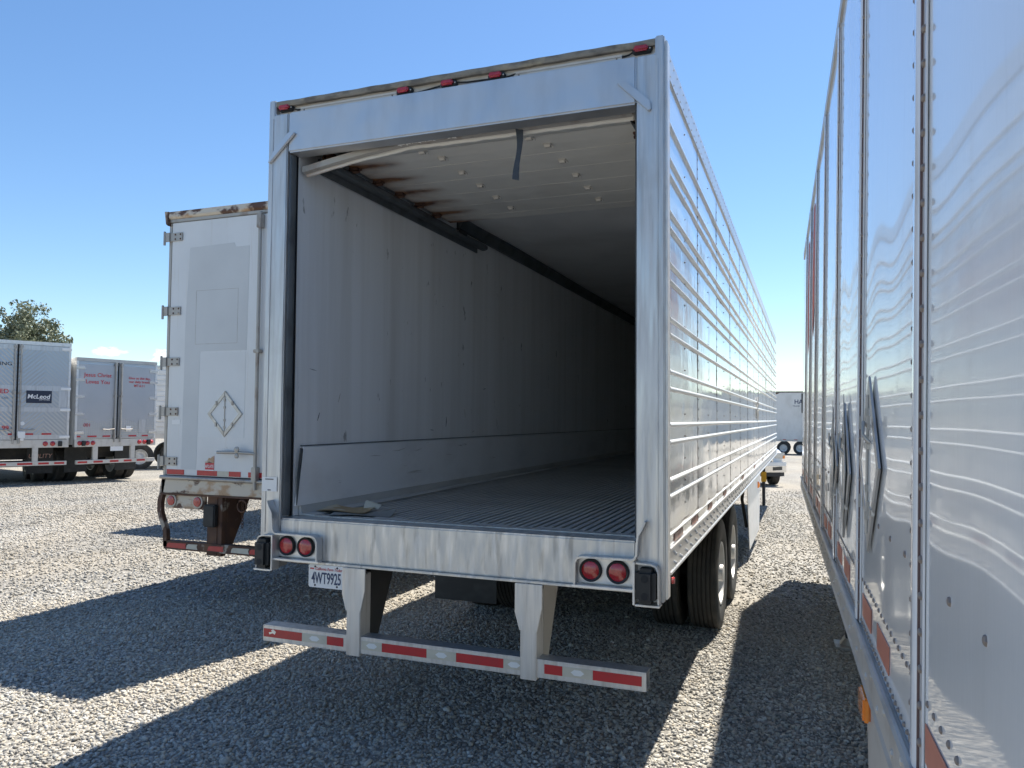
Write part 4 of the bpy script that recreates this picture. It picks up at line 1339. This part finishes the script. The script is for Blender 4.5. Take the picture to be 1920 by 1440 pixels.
# ------------------------------------------------------------------ glossy white trailer close on the right
def plate_trailer():
    t = thing("plate_trailer", "glossy white riveted plate trailer close on the right, with open diamond placard holders", "trailer", (1.912, 6.55, 0), R(1.8))
    t.rotation_euler = (0, R(1.1), R(1.8))
    L = 12.2
    ZT, ZB = 4.12, 1.10
    MB().box(0.022, 2.56, -L + 0.02, -0.02, 1.16, 4.08).build("box_body", 'old_white', t)
    MB().box(0.05, 2.53, -L + 0.1, -0.1, ZB + 0.01, 1.159).build("floor_frame", 'under_black', t)
    seams = [-8.80 + 1.26 * k for k in range(-4, 7)]
    seams = [s for s in seams if -L < s < -0.3]
    bounds = [-L] + seams + [-0.02]
    rr = random.Random(9)
    for i in range(len(bounds) - 1):
        a, b = bounds[i], bounds[i + 1]
        dn = [(rr.uniform(a, b), rr.uniform(1.4, 3.9), rr.uniform(0.15, 0.45), rr.uniform(-0.0016, 0.0016)) for _ in range(8)]

        def skin(u, v, a=a, b=b, dn=dn):
            y, z = a + (b - a) * u, 1.226 + (4.03 - 1.226) * v
            x = 0.0 + 0.0007 * math.sin(9 * y) * math.sin(3.1 * z)
            for (dy, dz, dr, da) in dn:
                e = ((y - dy) ** 2 + (z - dz) ** 2 * 0.5) / (dr * dr)
                if e < 6:
                    x += da * math.exp(-e)
            return (x, y, z)
        MB().grid(skin, 14, 30).build("side_plate", 'gloss_white', t, smooth=180)
    proto = None
    for s in seams:
        if proto is None:
            proto = MB().box(-0.006, -0.0012, -0.075, 0.062, 1.232, 4.03).prism([(-0.0062, -0.03), (-0.0145, -0.018), (-0.0145, 0.018), (-0.0062, 0.03)], 'z', 1.232, 4.03)
            proto = proto.build("seam_post", 'post_white', t, bevel=0.0015)
            MB().box(-0.0098, -0.0064, -0.046, -0.034, 1.235, 4.028).build("sealant", 'seam_sealant', proto)
            rv = MB()
            for k in range(38):
                rv.rivet((-0.006, 0.046, 1.27 + 0.0735 * k), (-1, 0, 0), 0.0095, 0.007)
                rv.rivet((-0.006, -0.060, 1.30 + 0.0735 * k), (-1, 0, 0), 0.0095, 0.007)
            stuff(rv.build("rivets", 'rivet_steel', proto))
            proto.location = (0, s, 0)
        else:
            c = part_copy(proto, t)
            c.location = (0, s, 0)
    MB().box(-0.012, 0.06, -L, 0.0, 4.0305, ZT).build("top_rail", 'rail_grey', t, bevel=0.006)
    MB().prism([(0.0, 4.0), (0.10, 4.11), (2.5, 4.11), (2.58, 4.0), (2.58, 1.2), (0.0, 1.2)], 'y', -0.02, 0.0).build("nose_plate", 'old_white', t)
    MB().box(0.061, 2.58, -L, -0.03, 4.0805, 4.105).build("roof", 'rail_aluminium', t)
    br = MB().prism([(-0.020, ZB), (-0.006, ZB), (-0.006, 1.2245), (-0.012, 1.231), (-0.020, 1.231), (-0.026, 1.222), (-0.014, 1.212), (-0.014, ZB + 0.012)], 'y', -L, 0.0).box(-0.0055, 0.05, -L, 0.0, ZB, 1.224).build("bottom_rail", 'rail_grey', t)
    bl = MB()
    for k in range(80):
        y = -0.12 - 0.15 * k
        bl.rivet((-0.014, y, 1.14 + (0.045 if k % 2 else 0)), (-1, 0, 0), 0.012, 0.006)
    stuff(bl.build("bolts", 'rail_grey', br))
    rv = MB()
    for k in range(255):
        rv.rivet((0.0, -0.06 - 0.047 * k, 1.246), (-1, 0, 0), 0.0075, 0.006, 5)
    for k in range(182):
        rv.rivet((0.0, -0.06 - 0.066 * k, 1.392), (-1, 0, 0), 0.008, 0.0045)
    for k in range(48):
        rv.rivet((0.0, -0.10 - 0.25 * k, 1.636), (-1, 0, 0), 0.0095, 0.0045)
    stuff(rv.build("rivets", 'rivet_steel', t))
    for k in range(10):
        yy = -0.35 - 1.22 * k
        for dy in (0.0, 0.42):
            MB().box(-0.0030, -0.0010, yy - dy - 0.26, yy - dy, 1.275, 1.350).build("reflective_tape", 'tape_orange', t)
    # open diamond sign holders
    for (yl, zc, half) in ((-7.90, 1.81, 0.285), (-6.92, 1.73, 0.30), (-6.18, 1.72, 0.30)):
        ph = placard(t, (-0.0055, yl, zc), half, 'left')
        # one leaf folded a little off the plate, with its latch and spring clips
        h = half
        if yl > -7.5:
            a, b, c_ = (-0.016, yl + 0.01, zc + h * 1.12), (-0.022, yl - h * 0.62, zc + h * 0.02), (-0.016, yl - 0.01, zc - h * 0.98)
            e = (0.004, 0.002, 0)
            lf = MB()
            lf.add([a, b, c_] + [tuple(v + d for v, d in zip(p, e)) for p in (a, b, c_)],
                   [(0, 1, 2), (5, 4, 3), (0, 3, 4, 1), (1, 4, 5, 2), (2, 5, 3, 0)])
            lf.build("open_leaf", 'placard_steel', ph)
        MB().tube([(-0.015, yl - h * 0.1, zc + h * 0.42), (-0.030, yl - h * 0.15, zc + h * 0.47), (-0.034, yl - h * 0.22, zc + h * 0.33), (-0.015, yl - h * 0.25, zc + h * 0.24)], 0.006, 6).build("latch", 'worn_metal', ph, smooth=60)
        MB().box(-0.0165, -0.006, yl - h * 0.50, yl + h * 0.05, zc - h * 0.5 - 0.010, zc - h * 0.5 + 0.010).build("retainer", 'placard_steel', ph, bevel=0.002)
        MB().box(-0.0165, -0.006, yl - h * 0.2, yl + h * 0.35, zc + h * 0.2 - 0.010, zc + h * 0.2 + 0.010).build("retainer", 'placard_steel', ph, bevel=0.002)
    # red and mauve livery near the nose
    MB().prism([(-2.55, 2.95), (-2.30, 2.85), (-2.15, 3.4), (-2.3, 3.86), (-2.6, 3.80), (-2.45, 3.4)], 'x', -0.0035, -0.0022).build("livery", 'decal_red', t)
    MB().prism([(-3.55, 3.05), (-3.0, 2.75), (-2.85, 3.2), (-3.0, 3.88), (-3.6, 3.85)], 'x', -0.0035, -0.0022).build("livery", 'decal_mauve', t)
    MB().prism([(-3.30, 2.98), (-3.05, 2.72), (-2.95, 3.2), (-3.1, 3.9), (-3.36, 3.88)], 'x', -0.0052, -0.0036).build("livery", 'decal_red', t)
    MB().prism([(-1.95, 2.80), (-1.75, 2.66), (-1.65, 3.2), (-1.75, 3.85), (-1.98, 3.84)], 'x', -0.0035, -0.0022).build("livery", 'decal_red', t)
    # landing gear, fairing flap, amber lamp
    landing_leg(t, 0.32, -3.35, ZB + 0.02, 0.0)
    landing_leg(t, 2.2, -3.35, ZB + 0.02, -0.03)
    MB().cyl((0.32, -3.35, 0.75), (2.2, -3.35, 0.75), 0.025, 8).build("gear_shaft", 'under_black', t, smooth=50)
    fl = MB().prism([(-7.84, 1.099), (-9.1, 1.099), (-8.95, 0.30), (-8.15, 0.30)], 'x', -0.006, 0.002).build("side_fairing", 'rail_grey', t)
    MB().box(-0.030, -0.0064, -7.99, -7.85, 1.015, 1.09).build("amber_lamp", 'amber_lens', fl, bevel=0.006)
    for y in (-9.9, -11.15):
        wheel(t, 0.20, y, 0.49, -1)
        wheel(t, 0.54, y, 0.49, 1)
        wheel(t, 2.38, y, 0.47, 1)
        wheel(t, 2.04, y, 0.47, -1)
        MB().cyl((0.3, y, 0.49), (2.3, y, 0.49), 0.065, 10).build("axle", 'under_black', t, smooth=50)
    return t


# ------------------------------------------------------------------ far trailers with steel doors
def steel_door_trailer(kind, loc, rz, width, top, label):
    t = thing("refrigerated_trailer", label, "trailer", loc, rz, "steel-door trailers parked along the yard edge")
    H = width / 2
    L = 13.0
    gz = ground_z(loc[1])
    sill_t, sill_b = 1.22, 1.00
    MB().box(-H + 0.01, H - 0.01, 0.10, L, 1.06, top - 0.02).build("box_body", 'box_white', t, bevel=0.01)
    MB().box(-H, H, -0.02, 0.099, top - 0.10, top).build("door_header", 'rail_grey' if kind == 'diamond' else 'bare_aluminium', t, bevel=0.006)
    for s in (-1, 1):
        MB().box(min(s * H, s * (H - 0.06)), max(s * H, s * (H - 0.06)), -0.02, 0.099, sill_b, top - 0.101).build("corner_post", 'bare_aluminium', t, bevel=0.005)
        x0, x1 = sorted((s * 0.025, s * (H - 0.062)))
        mat = ('quilt_chevron_a' if s < 0 else 'quilt_chevron_b') if kind == 'chevron' else 'quilt_diamond'
        d = MB().box(x0, x1, -0.015, 0.08, sill_t + 0.01, top - 0.105).build("rear_door", mat, t, bevel=0.004)
        if kind == 'chevron':
            for (za, zb) in ((top - 0.24, top - 0.12), (2.60, 2.74), (2.01, 2.13), (1.235, 1.36)):
                MB().box(x0 + 0.003, x1 - 0.003, -0.022, -0.0155, za, zb).build("door_band", 'frame_steel', d)
            MB().box(x0 + (0.003 if s < 0 else 0.003), x0 + 0.09, -0.0215, -0.0155, 1.361, 2.0).build("door_edge", 'frame_steel', d) if s > 0 else None
            MB().box(x1 - 0.22, x1 - 0.02, -0.0215, -0.0155, 2.15, 2.59).build("door_edge", 'frame_steel', d) if s > 0 else None
            hz = (top - 0.18, 2.67, 2.07, 1.30)
        else:
            MB().prism([(x0 + 0.03, 1.86), ((x0 + x1) / 2, 1.70), (x1 - 0.03, 1.86), (x1 - 0.03, top - 0.19), (x0 + 0.03, top - 0.19)], 'y', -0.020, -0.0155).build("door_sheet", 'plain_steel', d)
            hz = (top - 0.30, 2.95, 2.46, 1.96, 1.42)
        for z in hz:
            h = MB().box(min(s * (H - 0.24), s * (H + 0.015)), max(s * (H - 0.24), s * (H + 0.015)), -0.045, -0.0225, z - 0.035, z + 0.035).build("hinge", 'chrome' if kind != 'chevron' else 'sheet_white', d, bevel=0.006)
        for rx in ((0.09,) if s > 0 or kind == 'diamond' else (0.07, 0.62)):
            if kind == 'chevron' and s > 0:
                rx = 0.075
            rd = MB().cyl((s * rx, -0.055, sill_b + 0.12), (s * rx, -0.055, top - 0.10), 0.022, 10).build("lock_rod", 'worn_metal', d, smooth=50)
            for z in (top - 0.16, 2.55 if kind == 'chevron' else 2.5, 1.30):
                MB().box(s * rx - 0.04, s * rx + 0.04, -0.082, -0.0225, z - 0.03, z + 0.03).build("rod_keeper", 'worn_metal', rd, bevel=0.004)
        MB().tube([(s * 0.10, -0.07, 1.52), (s * 0.30, -0.075, 1.50), (s * 0.45, -0.07, 1.51)], 0.017, 6).build("handle", 'worn_metal', d, smooth=50)
    MB().box(-0.024, 0.024, -0.012, 0.06, sill_t, top - 0.101).build("door_gap", 'dark_gap', t)
    sl = MB().box(-H, H, -0.03, 0.099, sill_b, sill_t).build("rear_sill", 'light_strip', t, bevel=0.006)
    if kind == 'chevron':
        lamps = [0.72, 0.90, -0.72, -0.90]
    else:
        lamps = [-1.08, -0.86, -0.70, 0.70, 0.86, 1.08]
    for x in lamps:
        MB().lathe([(0.068, 0), (0.062, 0.02), (0.02, 0.03), (0.003, 0.031)], (x, -0.031, 1.11), (0, -1, 0), 18).build("tail_light", 'red_lens', sl, smooth=60)
    for s in (-1, 1):
        x = s * 1.08 if kind == 'chevron' else s * 0.98
        MB().box(x - 0.05, x + 0.05, -0.09, -0.031, 1.03, 1.18).build("dock_bumper", 'rubber', sl, bevel=0.01)
    gb = MB().box(-H + 0.06, H - 0.04 if kind == 'chevron' else H - 0.02, -0.05, 0.05, 0.50, 0.615).build("impact_guard", 'light_strip', t, bevel=0.006)
    tp = [(-1.2, -0.85), (-0.55, -0.20), (0.06, 0.42), (0.56, 0.82), (0.95, 1.2)] if kind == 'chevron' else [(-1.13, -0.86), (-0.68, -0.41), (-0.2, 0.06), (0.22, 0.46), (0.62, 0.88)]
    for (a, b) in tp:
        MB().box(a, b, -0.053, -0.0505, 0.53, 0.585).build("reflective_tape", 'tape_red', gb)
    for c in ((-0.55, 0.48) if kind == 'chevron' else (-0.62, 0.50)):
        MB().box(c - 0.07, c + 0.07, -0.03, 0.05, 0.616, sill_b - 0.001).build("guard_leg", 'light_strip', t, bevel=0.004)
    for k in ((0.16, 0.42), (0.62, 0.86), (-0.18, -0.05), (-0.55, -0.38)) if kind == 'chevron' else ((-1.16, -1.06), (-0.86, -0.60), (-0.42, -0.2), (0.36, 0.60), (0.78, 0.97)):
        MB().box(k[0], k[1], -0.0265, -0.0235, 1.36 if kind == 'chevron' else 1.28, 1.405 if kind == 'chevron' else 1.325).build("reflective_tape", 'tape_red', t)
    for s in (-1, 1):
        mf = MB().box(s * 0.75 - 0.33, s * 0.75 + 0.33, 0.86, 0.872, 0.22, 0.985).build("mud_flap", 'rubber', t)
        if kind == 'chevron':
            lettering("UTILITY", 0.17, 'tape_faded', mf, (s * 0.75, 0.856, 0.72), shear=0.15)
    MB().box(-0.55, 0.55, 1.2, 4.2, 0.62, 0.99).build("bogie_frame", 'under_black', t)
    MB().box(-0.9, 0.9, 4.6, 5.6, 0.45, 1.0).build("fuel_tank", 'under_black', t, bevel=0.08)
    for y in (1.5, 2.72):
        zc = 0.5 + gz
        wheel(t, H - 0.16, y, zc, 1)
        wheel(t, H - 0.50, y, zc, -1)
        wheel(t, -H + 0.16, y, zc, -1)
        wheel(t, -H + 0.50, y, zc, 1)
        MB().cyl((-H + 0.3, y, zc), (H - 0.3, y, zc), 0.06, 8).build("axle", 'under_black', t, smooth=50)
    landing_leg(t, 0.8, 10.5, 1.06, gz - 0.06)
    landing_leg(t, -0.8, 10.5, 1.06, gz - 0.06)
    if kind == 'chevron':
        sg = MB().box(0.22, 0.84, -0.030, -0.0225, 2.25, 2.60).build("sign", 'sign_navy', t)
        lettering("McLeod", 0.17, 'sheet_white', sg, (0.52, -0.032, 2.43), bold=0.02, shear=0.12)
        lettering("SOFTWARE", 0.05, 'sheet_white', sg, (0.66, -0.032, 2.345), bold=0.01)
        lettering("ING", 0.14, 'ink_black', t, (-0.13, -0.030, 3.32), align='RIGHT', xs=1.2)
        lettering("ED", 0.17, 'ink_red', t, (-0.19, -0.030, 2.56), align='RIGHT', bold=0.015)
        lettering("CALL", 0.07, 'ink_grey', t, (-0.19, -0.030, 2.38), align='RIGHT')
        lettering("99", 0.17, 'ink_red', t, (-0.16, -0.030, 1.55), align='RIGHT', bold=0.02)
        MB().lathe([(0.055, 0), (0.055, 0.002)], (0.15, -0.028, 1.68), (0, -1, 0), 20).build("round_sticker", 'sheet_white', t)
        MB().box(0.04, 0.22, -0.09, -0.04, 1.27, 1.46).box(0.10, 0.19, -0.085, -0.045, 1.20, 1.269).build("plate_box", 'sheet_white', t, bevel=0.01)
    else:
        lettering("Jesus Christ", 0.165, 'ink_red', t, (-0.61, -0.026, 3.10), bold=0.008)
        lettering("Loves You", 0.165, 'ink_red', t, (-0.61, -0.026, 2.90), bold=0.008)
        lettering("Give us this day,", 0.105, 'ink_red', t, (0.66, -0.026, 3.06), bold=0.012)
        lettering("our daily bread.", 0.105, 'ink_red', t, (0.66, -0.026, 2.95), bold=0.012)
        lettering("MT.6:11", 0.105, 'ink_red', t, (0.66, -0.026, 2.83), bold=0.012)
        lettering("100", 0.14, 'ink_red', t, (-0.88, -0.026, 1.63), mirror=True, bold=0.0)
        MB().box(-0.18, 0.20, -0.02, -0.012, 0.86, 0.995).build("licence_plate", 'sheet_white', t)
        MB().box(0.26, 0.42, -0.05, -0.022, 1.44, 1.60).build("label_box", 'sheet_white', t, bevel=0.006)
        MB().box(0.66, 0.86, -0.027, -0.0215, 1.40, 1.80).build("vent_door", 'frame_steel', t, bevel=0.004)
    return t


def ribbed_side_trailer():
    """white corrugated trailer seen from the side behind the steel-door pair"""
    A = R(52)
    loc = (-22.6, 17.9, 0)
    t = thing("box_trailer", "white corrugated trailer seen side-on, behind the steel-door trailer with red lettering", "trailer", loc, A)
    L = 12.5
    z0 = ground_z(19) - 0.02
    MB().box(0, L, 0.02, 2.5, 1.10, 3.86).build("box_body", 'box_white', t, bevel=0.01)
    MB().box(-0.01, L, -0.012, 0.019, 3.80, 3.88).build("top_rail", 'rail_aluminium', t, bevel=0.004)
    MB().box(-0.01, L, -0.015, 0.019, 1.02, 1.22).build("bottom_rail", 'light_strip', t, bevel=0.004)
    for k in range(12):
        z = 1.36 + 0.205 * k
        MB().prism([(0.019, z - 0.085), (-0.008, z - 0.07), (-0.008, z + 0.07), (0.019, z + 0.085)], 'x', 0, L).build("side_panel", 'box_white', t)
    for k in range(4):
        x = 1.0 + 2.4 * k
        MB().prism([(x, 1.17), (x + 0.12, 1.17), (x + 0.06, 1.08)], 'y', -0.018, -0.0155).build("reflector", 'tape_red', t)
    zc = 0.5 + z0
    for x in (0.85, 2.1):
        for (y, s) in ((0.14, -1), (0.48, 1), (2.36, 1), (2.02, -1)):
            w = wheel(t, x, y, zc, 1 if s > 0 else -1)
            w.rotation_euler = (0, 0, math.pi / 2)
        MB().cyl((x, 0.3, zc), (x, 2.3, zc), 0.06, 8).build("axle", 'under_black', t, smooth=50)
    MB().box(L - 2.6, L - 2.48, 0.3, 0.42, z0 - 0.05, 1.06).build("landing_leg", 'under_black', t)
    MB().box(L - 2.6, L - 2.48, 2.1, 2.22, z0 - 0.05, 1.06).build("landing_leg", 'under_black', t)
    return t


def hidden_trailer():
    t = thing("box_trailer", "pale trailer hidden behind the rusty one, known by its shadow on the gravel", "trailer", (-6.85, 7.75, 0))
    MB().box(-1.3, 1.3, 0.03, 14, 1.15, 4.05).build("box_body", 'box_white', t, bevel=0.02)
    MB().box(-1.3, 1.3, -0.05, 0.029, 1.0, 1.2).build("rear_sill", 'rail_grey', t, bevel=0.005)
    for s in (-1, 1):
        MB().box(min(s * 0.02, s * 1.27), max(s * 0.02, s * 1.27), -0.02, 0.028, 1.21, 4.0).build("rear_door", 'old_white', t, bevel=0.006)
        MB().box(s * 0.55 - 0.05, s * 0.55 + 0.05, -0.04, 0.03, 0.6, 0.999).build("guard_leg", 'rail_grey', t)
    MB().box(-1.2, 1.2, -0.05, 0.05, 0.5, 0.599).build("impact_guard", 'rail_grey', t, bevel=0.005)
    for y in (9.0, 10.25):
        zc = 0.5 + ground_z(17.5)
        for (x, s) in ((1.1, 1), (0.76, -1), (-1.1, -1), (-0.76, 1)):
            wheel(t, x, y, zc, s)
        MB().cyl((-1, y, zc), (1, y, zc), 0.06, 8).build("axle", 'under_black', t, smooth=50)
    for x in (-0.8, 0.8):
        MB().box(x - 0.06, x + 0.06, 12.0, 12.12, ground_z(20) - 0.02, 1.149).build("landing_leg", 'under_black', t)
    return t


def far_side_trailer():
    gz = ground_z(61.2)
    t = thing("box_trailer", "distant white trailer seen side-on beyond the gap, with dark lettering and two axles", "trailer", (0, 60.8, gz))
    MB().box(-2.0, 13.5, 0.01, 2.6, 1.10, 5.0 - 0.02).build("box_body", 'box_white', t, bevel=0.01)
    for k in range(13):
        a = -2.0 + 1.2 * k
        MB().box(a + 0.004, min(a + 1.196, 13.5), -0.006, 0.0095, 1.22, 4.90).build("side_panel", 'box_white', t)
    MB().box(-2.02, 13.5, -0.02, 0.0095, 4.905, 5.02).build("top_rail", 'roof_edge', t, bevel=0.004)
    MB().box(-2.02, 13.5, -0.02, 0.0095, 1.04, 1.215).build("bottom_rail", 'light_strip', t, bevel=0.004)
    MB().prism([(-0.35, 4.90), (0.0, 4.90), (-0.2, 4.80), (-0.35, 4.78)], 'y', -0.025, -0.0205).build("corner_patch", 'rust_steel', t)
    for a in (0.2, 1.05, 2.2, 3.4):
        MB().box(a, a + 0.25, -0.024, -0.0205, 1.15, 1.20).build("reflective_tape", 'tape_red', t)
    lettering("HA", 0.46, 'ink_navy', t, (1.08, -0.012, 4.17), bold=0.02, align='LEFT')
    lettering("TRANS", 0.17, 'ink_grey', t, (0.95, -0.012, 3.84), bold=0.01, align='LEFT')
    MB().box(1.62, 1.9, -0.05, -0.012, 3.3, 4.85).build("vent_unit", 'under_black', t, bevel=0.01)
    for x in (0.25, 1.48):
        for (y, s) in ((0.14, -1), (0.48, 1), (2.36, 1), (2.02, -1)):
            w = wheel(t, x, y, 0.51, 1 if s > 0 else -1)
            w.rotation_euler = (0, 0, math.pi / 2)
        MB().cyl((x, 0.3, 0.5), (x, 2.3, 0.5), 0.06, 8).build("axle", 'under_black', t, smooth=50)
    for y in (0.35, 2.1):
        MB().box(10.5, 10.62, y, y + 0.12, -0.02, 1.099).build("landing_leg", 'under_black', t)
    return t


# ------------------------------------------------------------------ pickup
def pickup():
    gz = ground_z(22.8)
    t = thing("pickup_truck", "white pickup truck facing the viewer, half hidden past the silver trailer's nose", "truck", (0.42, 22.1, gz), R(20))
    W = 0.98
    # lower body: lofted sections along the length
    secs = [  # y, half width, z bottom, z belt, crown
        (0.00, 0.86, 0.62, 1.02, 1.04), (0.10, 0.93, 0.60, 1.10, 1.15), (0.45, 0.965, 0.58, 1.17, 1.24), (1.30, 0.98, 0.56, 1.24, 1.32),
        (1.55, 0.985, 0.52, 1.27, 1.34), (3.9, 0.985, 0.52, 1.30, 1.34), (5.7, 0.975, 0.58, 1.34, 1.36)]
    m = MB()
    vs = []
    for (y, w, zb, zt, zc) in secs:
        prof = [(-w * 0.95, zb), (-w, zb + 0.14), (-w * 1.0, zt - 0.10), (-w * 0.95, zt), (-w * 0.55, zc), (0, zc + 0.005), (w * 0.55, zc), (w * 0.95, zt), (w * 1.0, zt - 0.10), (w, zb + 0.14), (w * 0.95, zb)]
        vs += [(x, y, z) for x, z in prof]
    K = 11
    fs = [(i * K + k, i * K + (k + 1) % K, (i + 1) * K + (k + 1) % K, (i + 1) * K + k) for i in range(len(secs) - 1) for k in range(K)]
    fs += [tuple(range(K)), tuple((len(secs) - 1) * K + k for k in range(K - 1, -1, -1))]
    m.add(vs, fs)
    body = m.build("body", 'truck_white', t, smooth=45)
    cab = MB()
    vs = []
    for (y, w, z) in ((1.35, 0.86, 1.32), (2.05, 0.74, 1.90), (2.5, 0.72, 1.94), (3.5, 0.72, 1.93), (3.85, 0.84, 1.34)):
        vs += [(-w, y, z), (w, y, z)]
    vs += [(-0.92, 1.40, 1.30), (0.92, 1.40, 1.30), (-0.92, 3.85, 1.33), (0.92, 3.85, 1.33)]
    fs = [(0, 1, 3, 2), (2, 3, 5, 4), (4, 5, 7, 6), (6, 7, 9, 8), (0, 2, 4, 6, 8, 12, 10), (1, 11, 13, 9, 7, 5, 3)]
    cab.add(vs, fs).build("cab", 'truck_white', t, smooth=30)
    MB().add([(-0.80, 1.385, 1.375), (0.80, 1.385, 1.375), (0.70, 2.015, 1.885), (-0.70, 2.015, 1.885)], [(0, 1, 2, 3)]).build("windscreen", 'glass_dark', t)
    for s in (-1, 1):
        MB().add([(s * 0.905, 1.60, 1.38), (s * 0.91, 2.55, 1.38), (s * 0.765, 2.50, 1.86), (s * 0.775, 2.12, 1.86)], [(0, 1, 2, 3)]).build("side_window", 'glass_dark', t)
        MB().add([(s * 0.91, 2.62, 1.38), (s * 0.90, 3.55, 1.38), (s * 0.765, 3.38, 1.86), (s * 0.765, 2.60, 1.86)], [(0, 1, 2, 3)]).build("side_window", 'glass_dark', t)
        mr = MB().box(min(s * 1.0, s * 1.22), max(s * 1.0, s * 1.22), 1.72, 1.82, 1.36, 1.60).build("mirror", 'under_black', t, bevel=0.03)
        # headlamp
        hl = MB().prism([(s * 0.60, 0.93), (s * 0.92, 0.90), (s * 0.965, 1.10), (s * 0.60, 1.08)], 'y', -0.035, 0.16).build("headlight", 'clear_lens', t, bevel=0.02)
        MB().prism([(s * 0.88, 0.915), (s * 0.945, 0.91), (s * 0.96, 1.01), (s * 0.885, 1.01)], 'y', -0.045, -0.034).build("turn_signal", 'amber_lens', hl, bevel=0.008)
        MB().lathe([(0.40, -0.10), (0.41, 0.06)], (s * 0.92, 0.92, 0.42), (s, 0, 0), 28).build("wheel_arch", 'under_black', t, smooth=40)
        for y in (0.92, 4.55):
            wheel(t, s * 0.86, y, 0.39, s, r=0.39, w=0.26, n=36)
        MB().prism([(s * 0.52, 0.53), (s * 0.82, 0.55), (s * 0.82, 0.66), (s * 0.52, 0.64)], 'y', -0.165, -0.155).build("fog_lamp_recess", 'glass_dark', t)
    gr = MB().prism([(-0.58, 0.76), (0.58, 0.76), (0.585, 1.08), (-0.585, 1.08)], 'y', -0.045, 0.12).build("grille", 'chrome', t, bevel=0.02)
    for k in range(5):
        MB().box(-0.52, 0.52, -0.052, -0.0455, 0.80 + 0.053 * k, 0.83 + 0.053 * k).build("grille_slot", 'under_black', gr)
    bp = [(-1.0, 0.10), (-0.99, -0.02), (-0.85, -0.12), (-0.4, -0.155), (0.4, -0.155), (0.85, -0.12), (0.99, -0.02), (1.0, 0.10)]
    MB().strip(bp, 0.03, 'z', 0.68, 0.80).build("front_bumper", 'truck_white', t, bevel=0.01)
    MB().strip(bp, 0.028, 'z', 0.47, 0.679).build("bumper_face", 'chrome', t, bevel=0.008)
    MB().strip([(x * 0.94, y + 0.02) for x, y in bp], 0.02, 'z', 0.34, 0.469).build("valance", 'under_black', t)
    MB().box(-0.80, 0.80, 0.1, 5.6, 0.40, 0.56).build("chassis", 'under_black', t)
    return t


# ------------------------------------------------------------------ tree beyond the trailers
def tree(loc, height, spread, label, seed, ncl):
    rr = random.Random(seed)
    t = thing("broadleaf_tree", label, "tree", loc)
    tips = []
    tk = MB()
    tk.tube([(0, 0, -0.2), (0.1, 0.05, height * 0.25), (0.0, 0.2, height * 0.5), (0.3, 0.1, height * 0.8)], [0.42, 0.34, 0.24, 0.08], 10)
    for k in range(15):
        a = rr.uniform(0, 2 * math.pi)
        zb = height * rr.uniform(0.28, 0.7)
        ln = spread * rr.uniform(0.55, 1.0) * (1.15 - 0.5 * zb / height)
        e = (math.cos(a) * ln, math.sin(a) * ln, zb + height * rr.uniform(0.10, 0.26))
        mid = (e[0] * 0.5, e[1] * 0.5, zb + (e[2] - zb) * 0.35)
        tk.tube([(0.05, 0.1, zb), mid, e], [0.14, 0.09, 0.03], 6)
        tips += [e, mid]
    tk.build("trunk", 'bark', t, smooth=60)
    tips += [(0.3, 0.1, height * 0.9), (0.2, -0.3, height * 0.8)]
    clumps = []
    for i in range(ncl):
        c = rr.choice(tips)
        clumps.append((c[0] + rr.gauss(0, spread * 0.20), c[1] + rr.gauss(0, spread * 0.20), c[2] + rr.gauss(0, spread * 0.15), rr.uniform(0.35, 0.75)))
    vs, fs = [], []
    for (cx, cy, cz, cr) in clumps:
        for k in range(int(90 * cr / 0.5)):
            d = Vector((rr.gauss(0, 1), rr.gauss(0, 1), rr.gauss(0, 0.8)))
            d = d.normalized() * cr * rr.random() ** 0.45
            p = Vector((cx, cy, cz)) + d
            a = Vector((rr.gauss(0, 1), rr.gauss(0, 1), rr.gauss(0, 1))).normalized()
            b = a.cross(Vector((rr.gauss(0, 1), rr.gauss(0, 1), rr.gauss(0, 1)))).normalized()
            s = rr.uniform(0.05, 0.11)
            o = len(vs)
            vs += [p - a * s * 1.6, p + b * s * 0.7, p + a * s * 1.6, p - b * s * 0.7]
            fs.append((o, o + 1, o + 2, o + 3))
    m, nt, b = new_mat('leaf_' + str(seed))
    gm = nt.nodes.new("ShaderNodeNewGeometry")
    col = mix(nt, gm.outputs["Random Per Island"], (0.10, 0.125, 0.07), (0.25, 0.265, 0.17))
    nt.links.new(col, b.inputs["Base Color"])
    b.inputs["Roughness"].default_value = 0.6
    b.inputs["Subsurface Weight"].default_value = 0.0
    cr_ = MB()
    cr_.v, cr_.f = [tuple(v) for v in vs], fs
    me = bpy.data.meshes.new("crown")
    me.from_pydata(cr_.v, [], cr_.f)
    me.materials.append(m)
    o = bpy.data.objects.new("crown", me)
    COL.objects.link(o)
    o.parent = t
    return t


stones(82000, 150000)
open_trailer()
cardboard()
rusty_trailer()
plate_trailer()
A2 = R(62)
A3 = R(76)
steel_door_trailer('chevron', (-17.80 - 1.3 * math.cos(A2), 12.0 - 1.3 * math.sin(A2), 0), A2, 2.6, 3.98,
                   "steel-door trailer cut by the left edge, quilted chevron doors and dark blue sign")
steel_door_trailer('diamond', (-17.70 + 1.22 * math.cos(A3), 12.10 + 1.22 * math.sin(A3), 0), A3, 2.44, 3.60,
                   "steel-door trailer with red scripture lettering on its two rear doors")
ribbed_side_trailer()
hidden_trailer()
far_side_trailer()
pickup()
tree((-56.5, 38.0, ground_z(38)), 10.9, 4.3, "leafy green tree rising behind the trailers at the left edge", 12, 330)
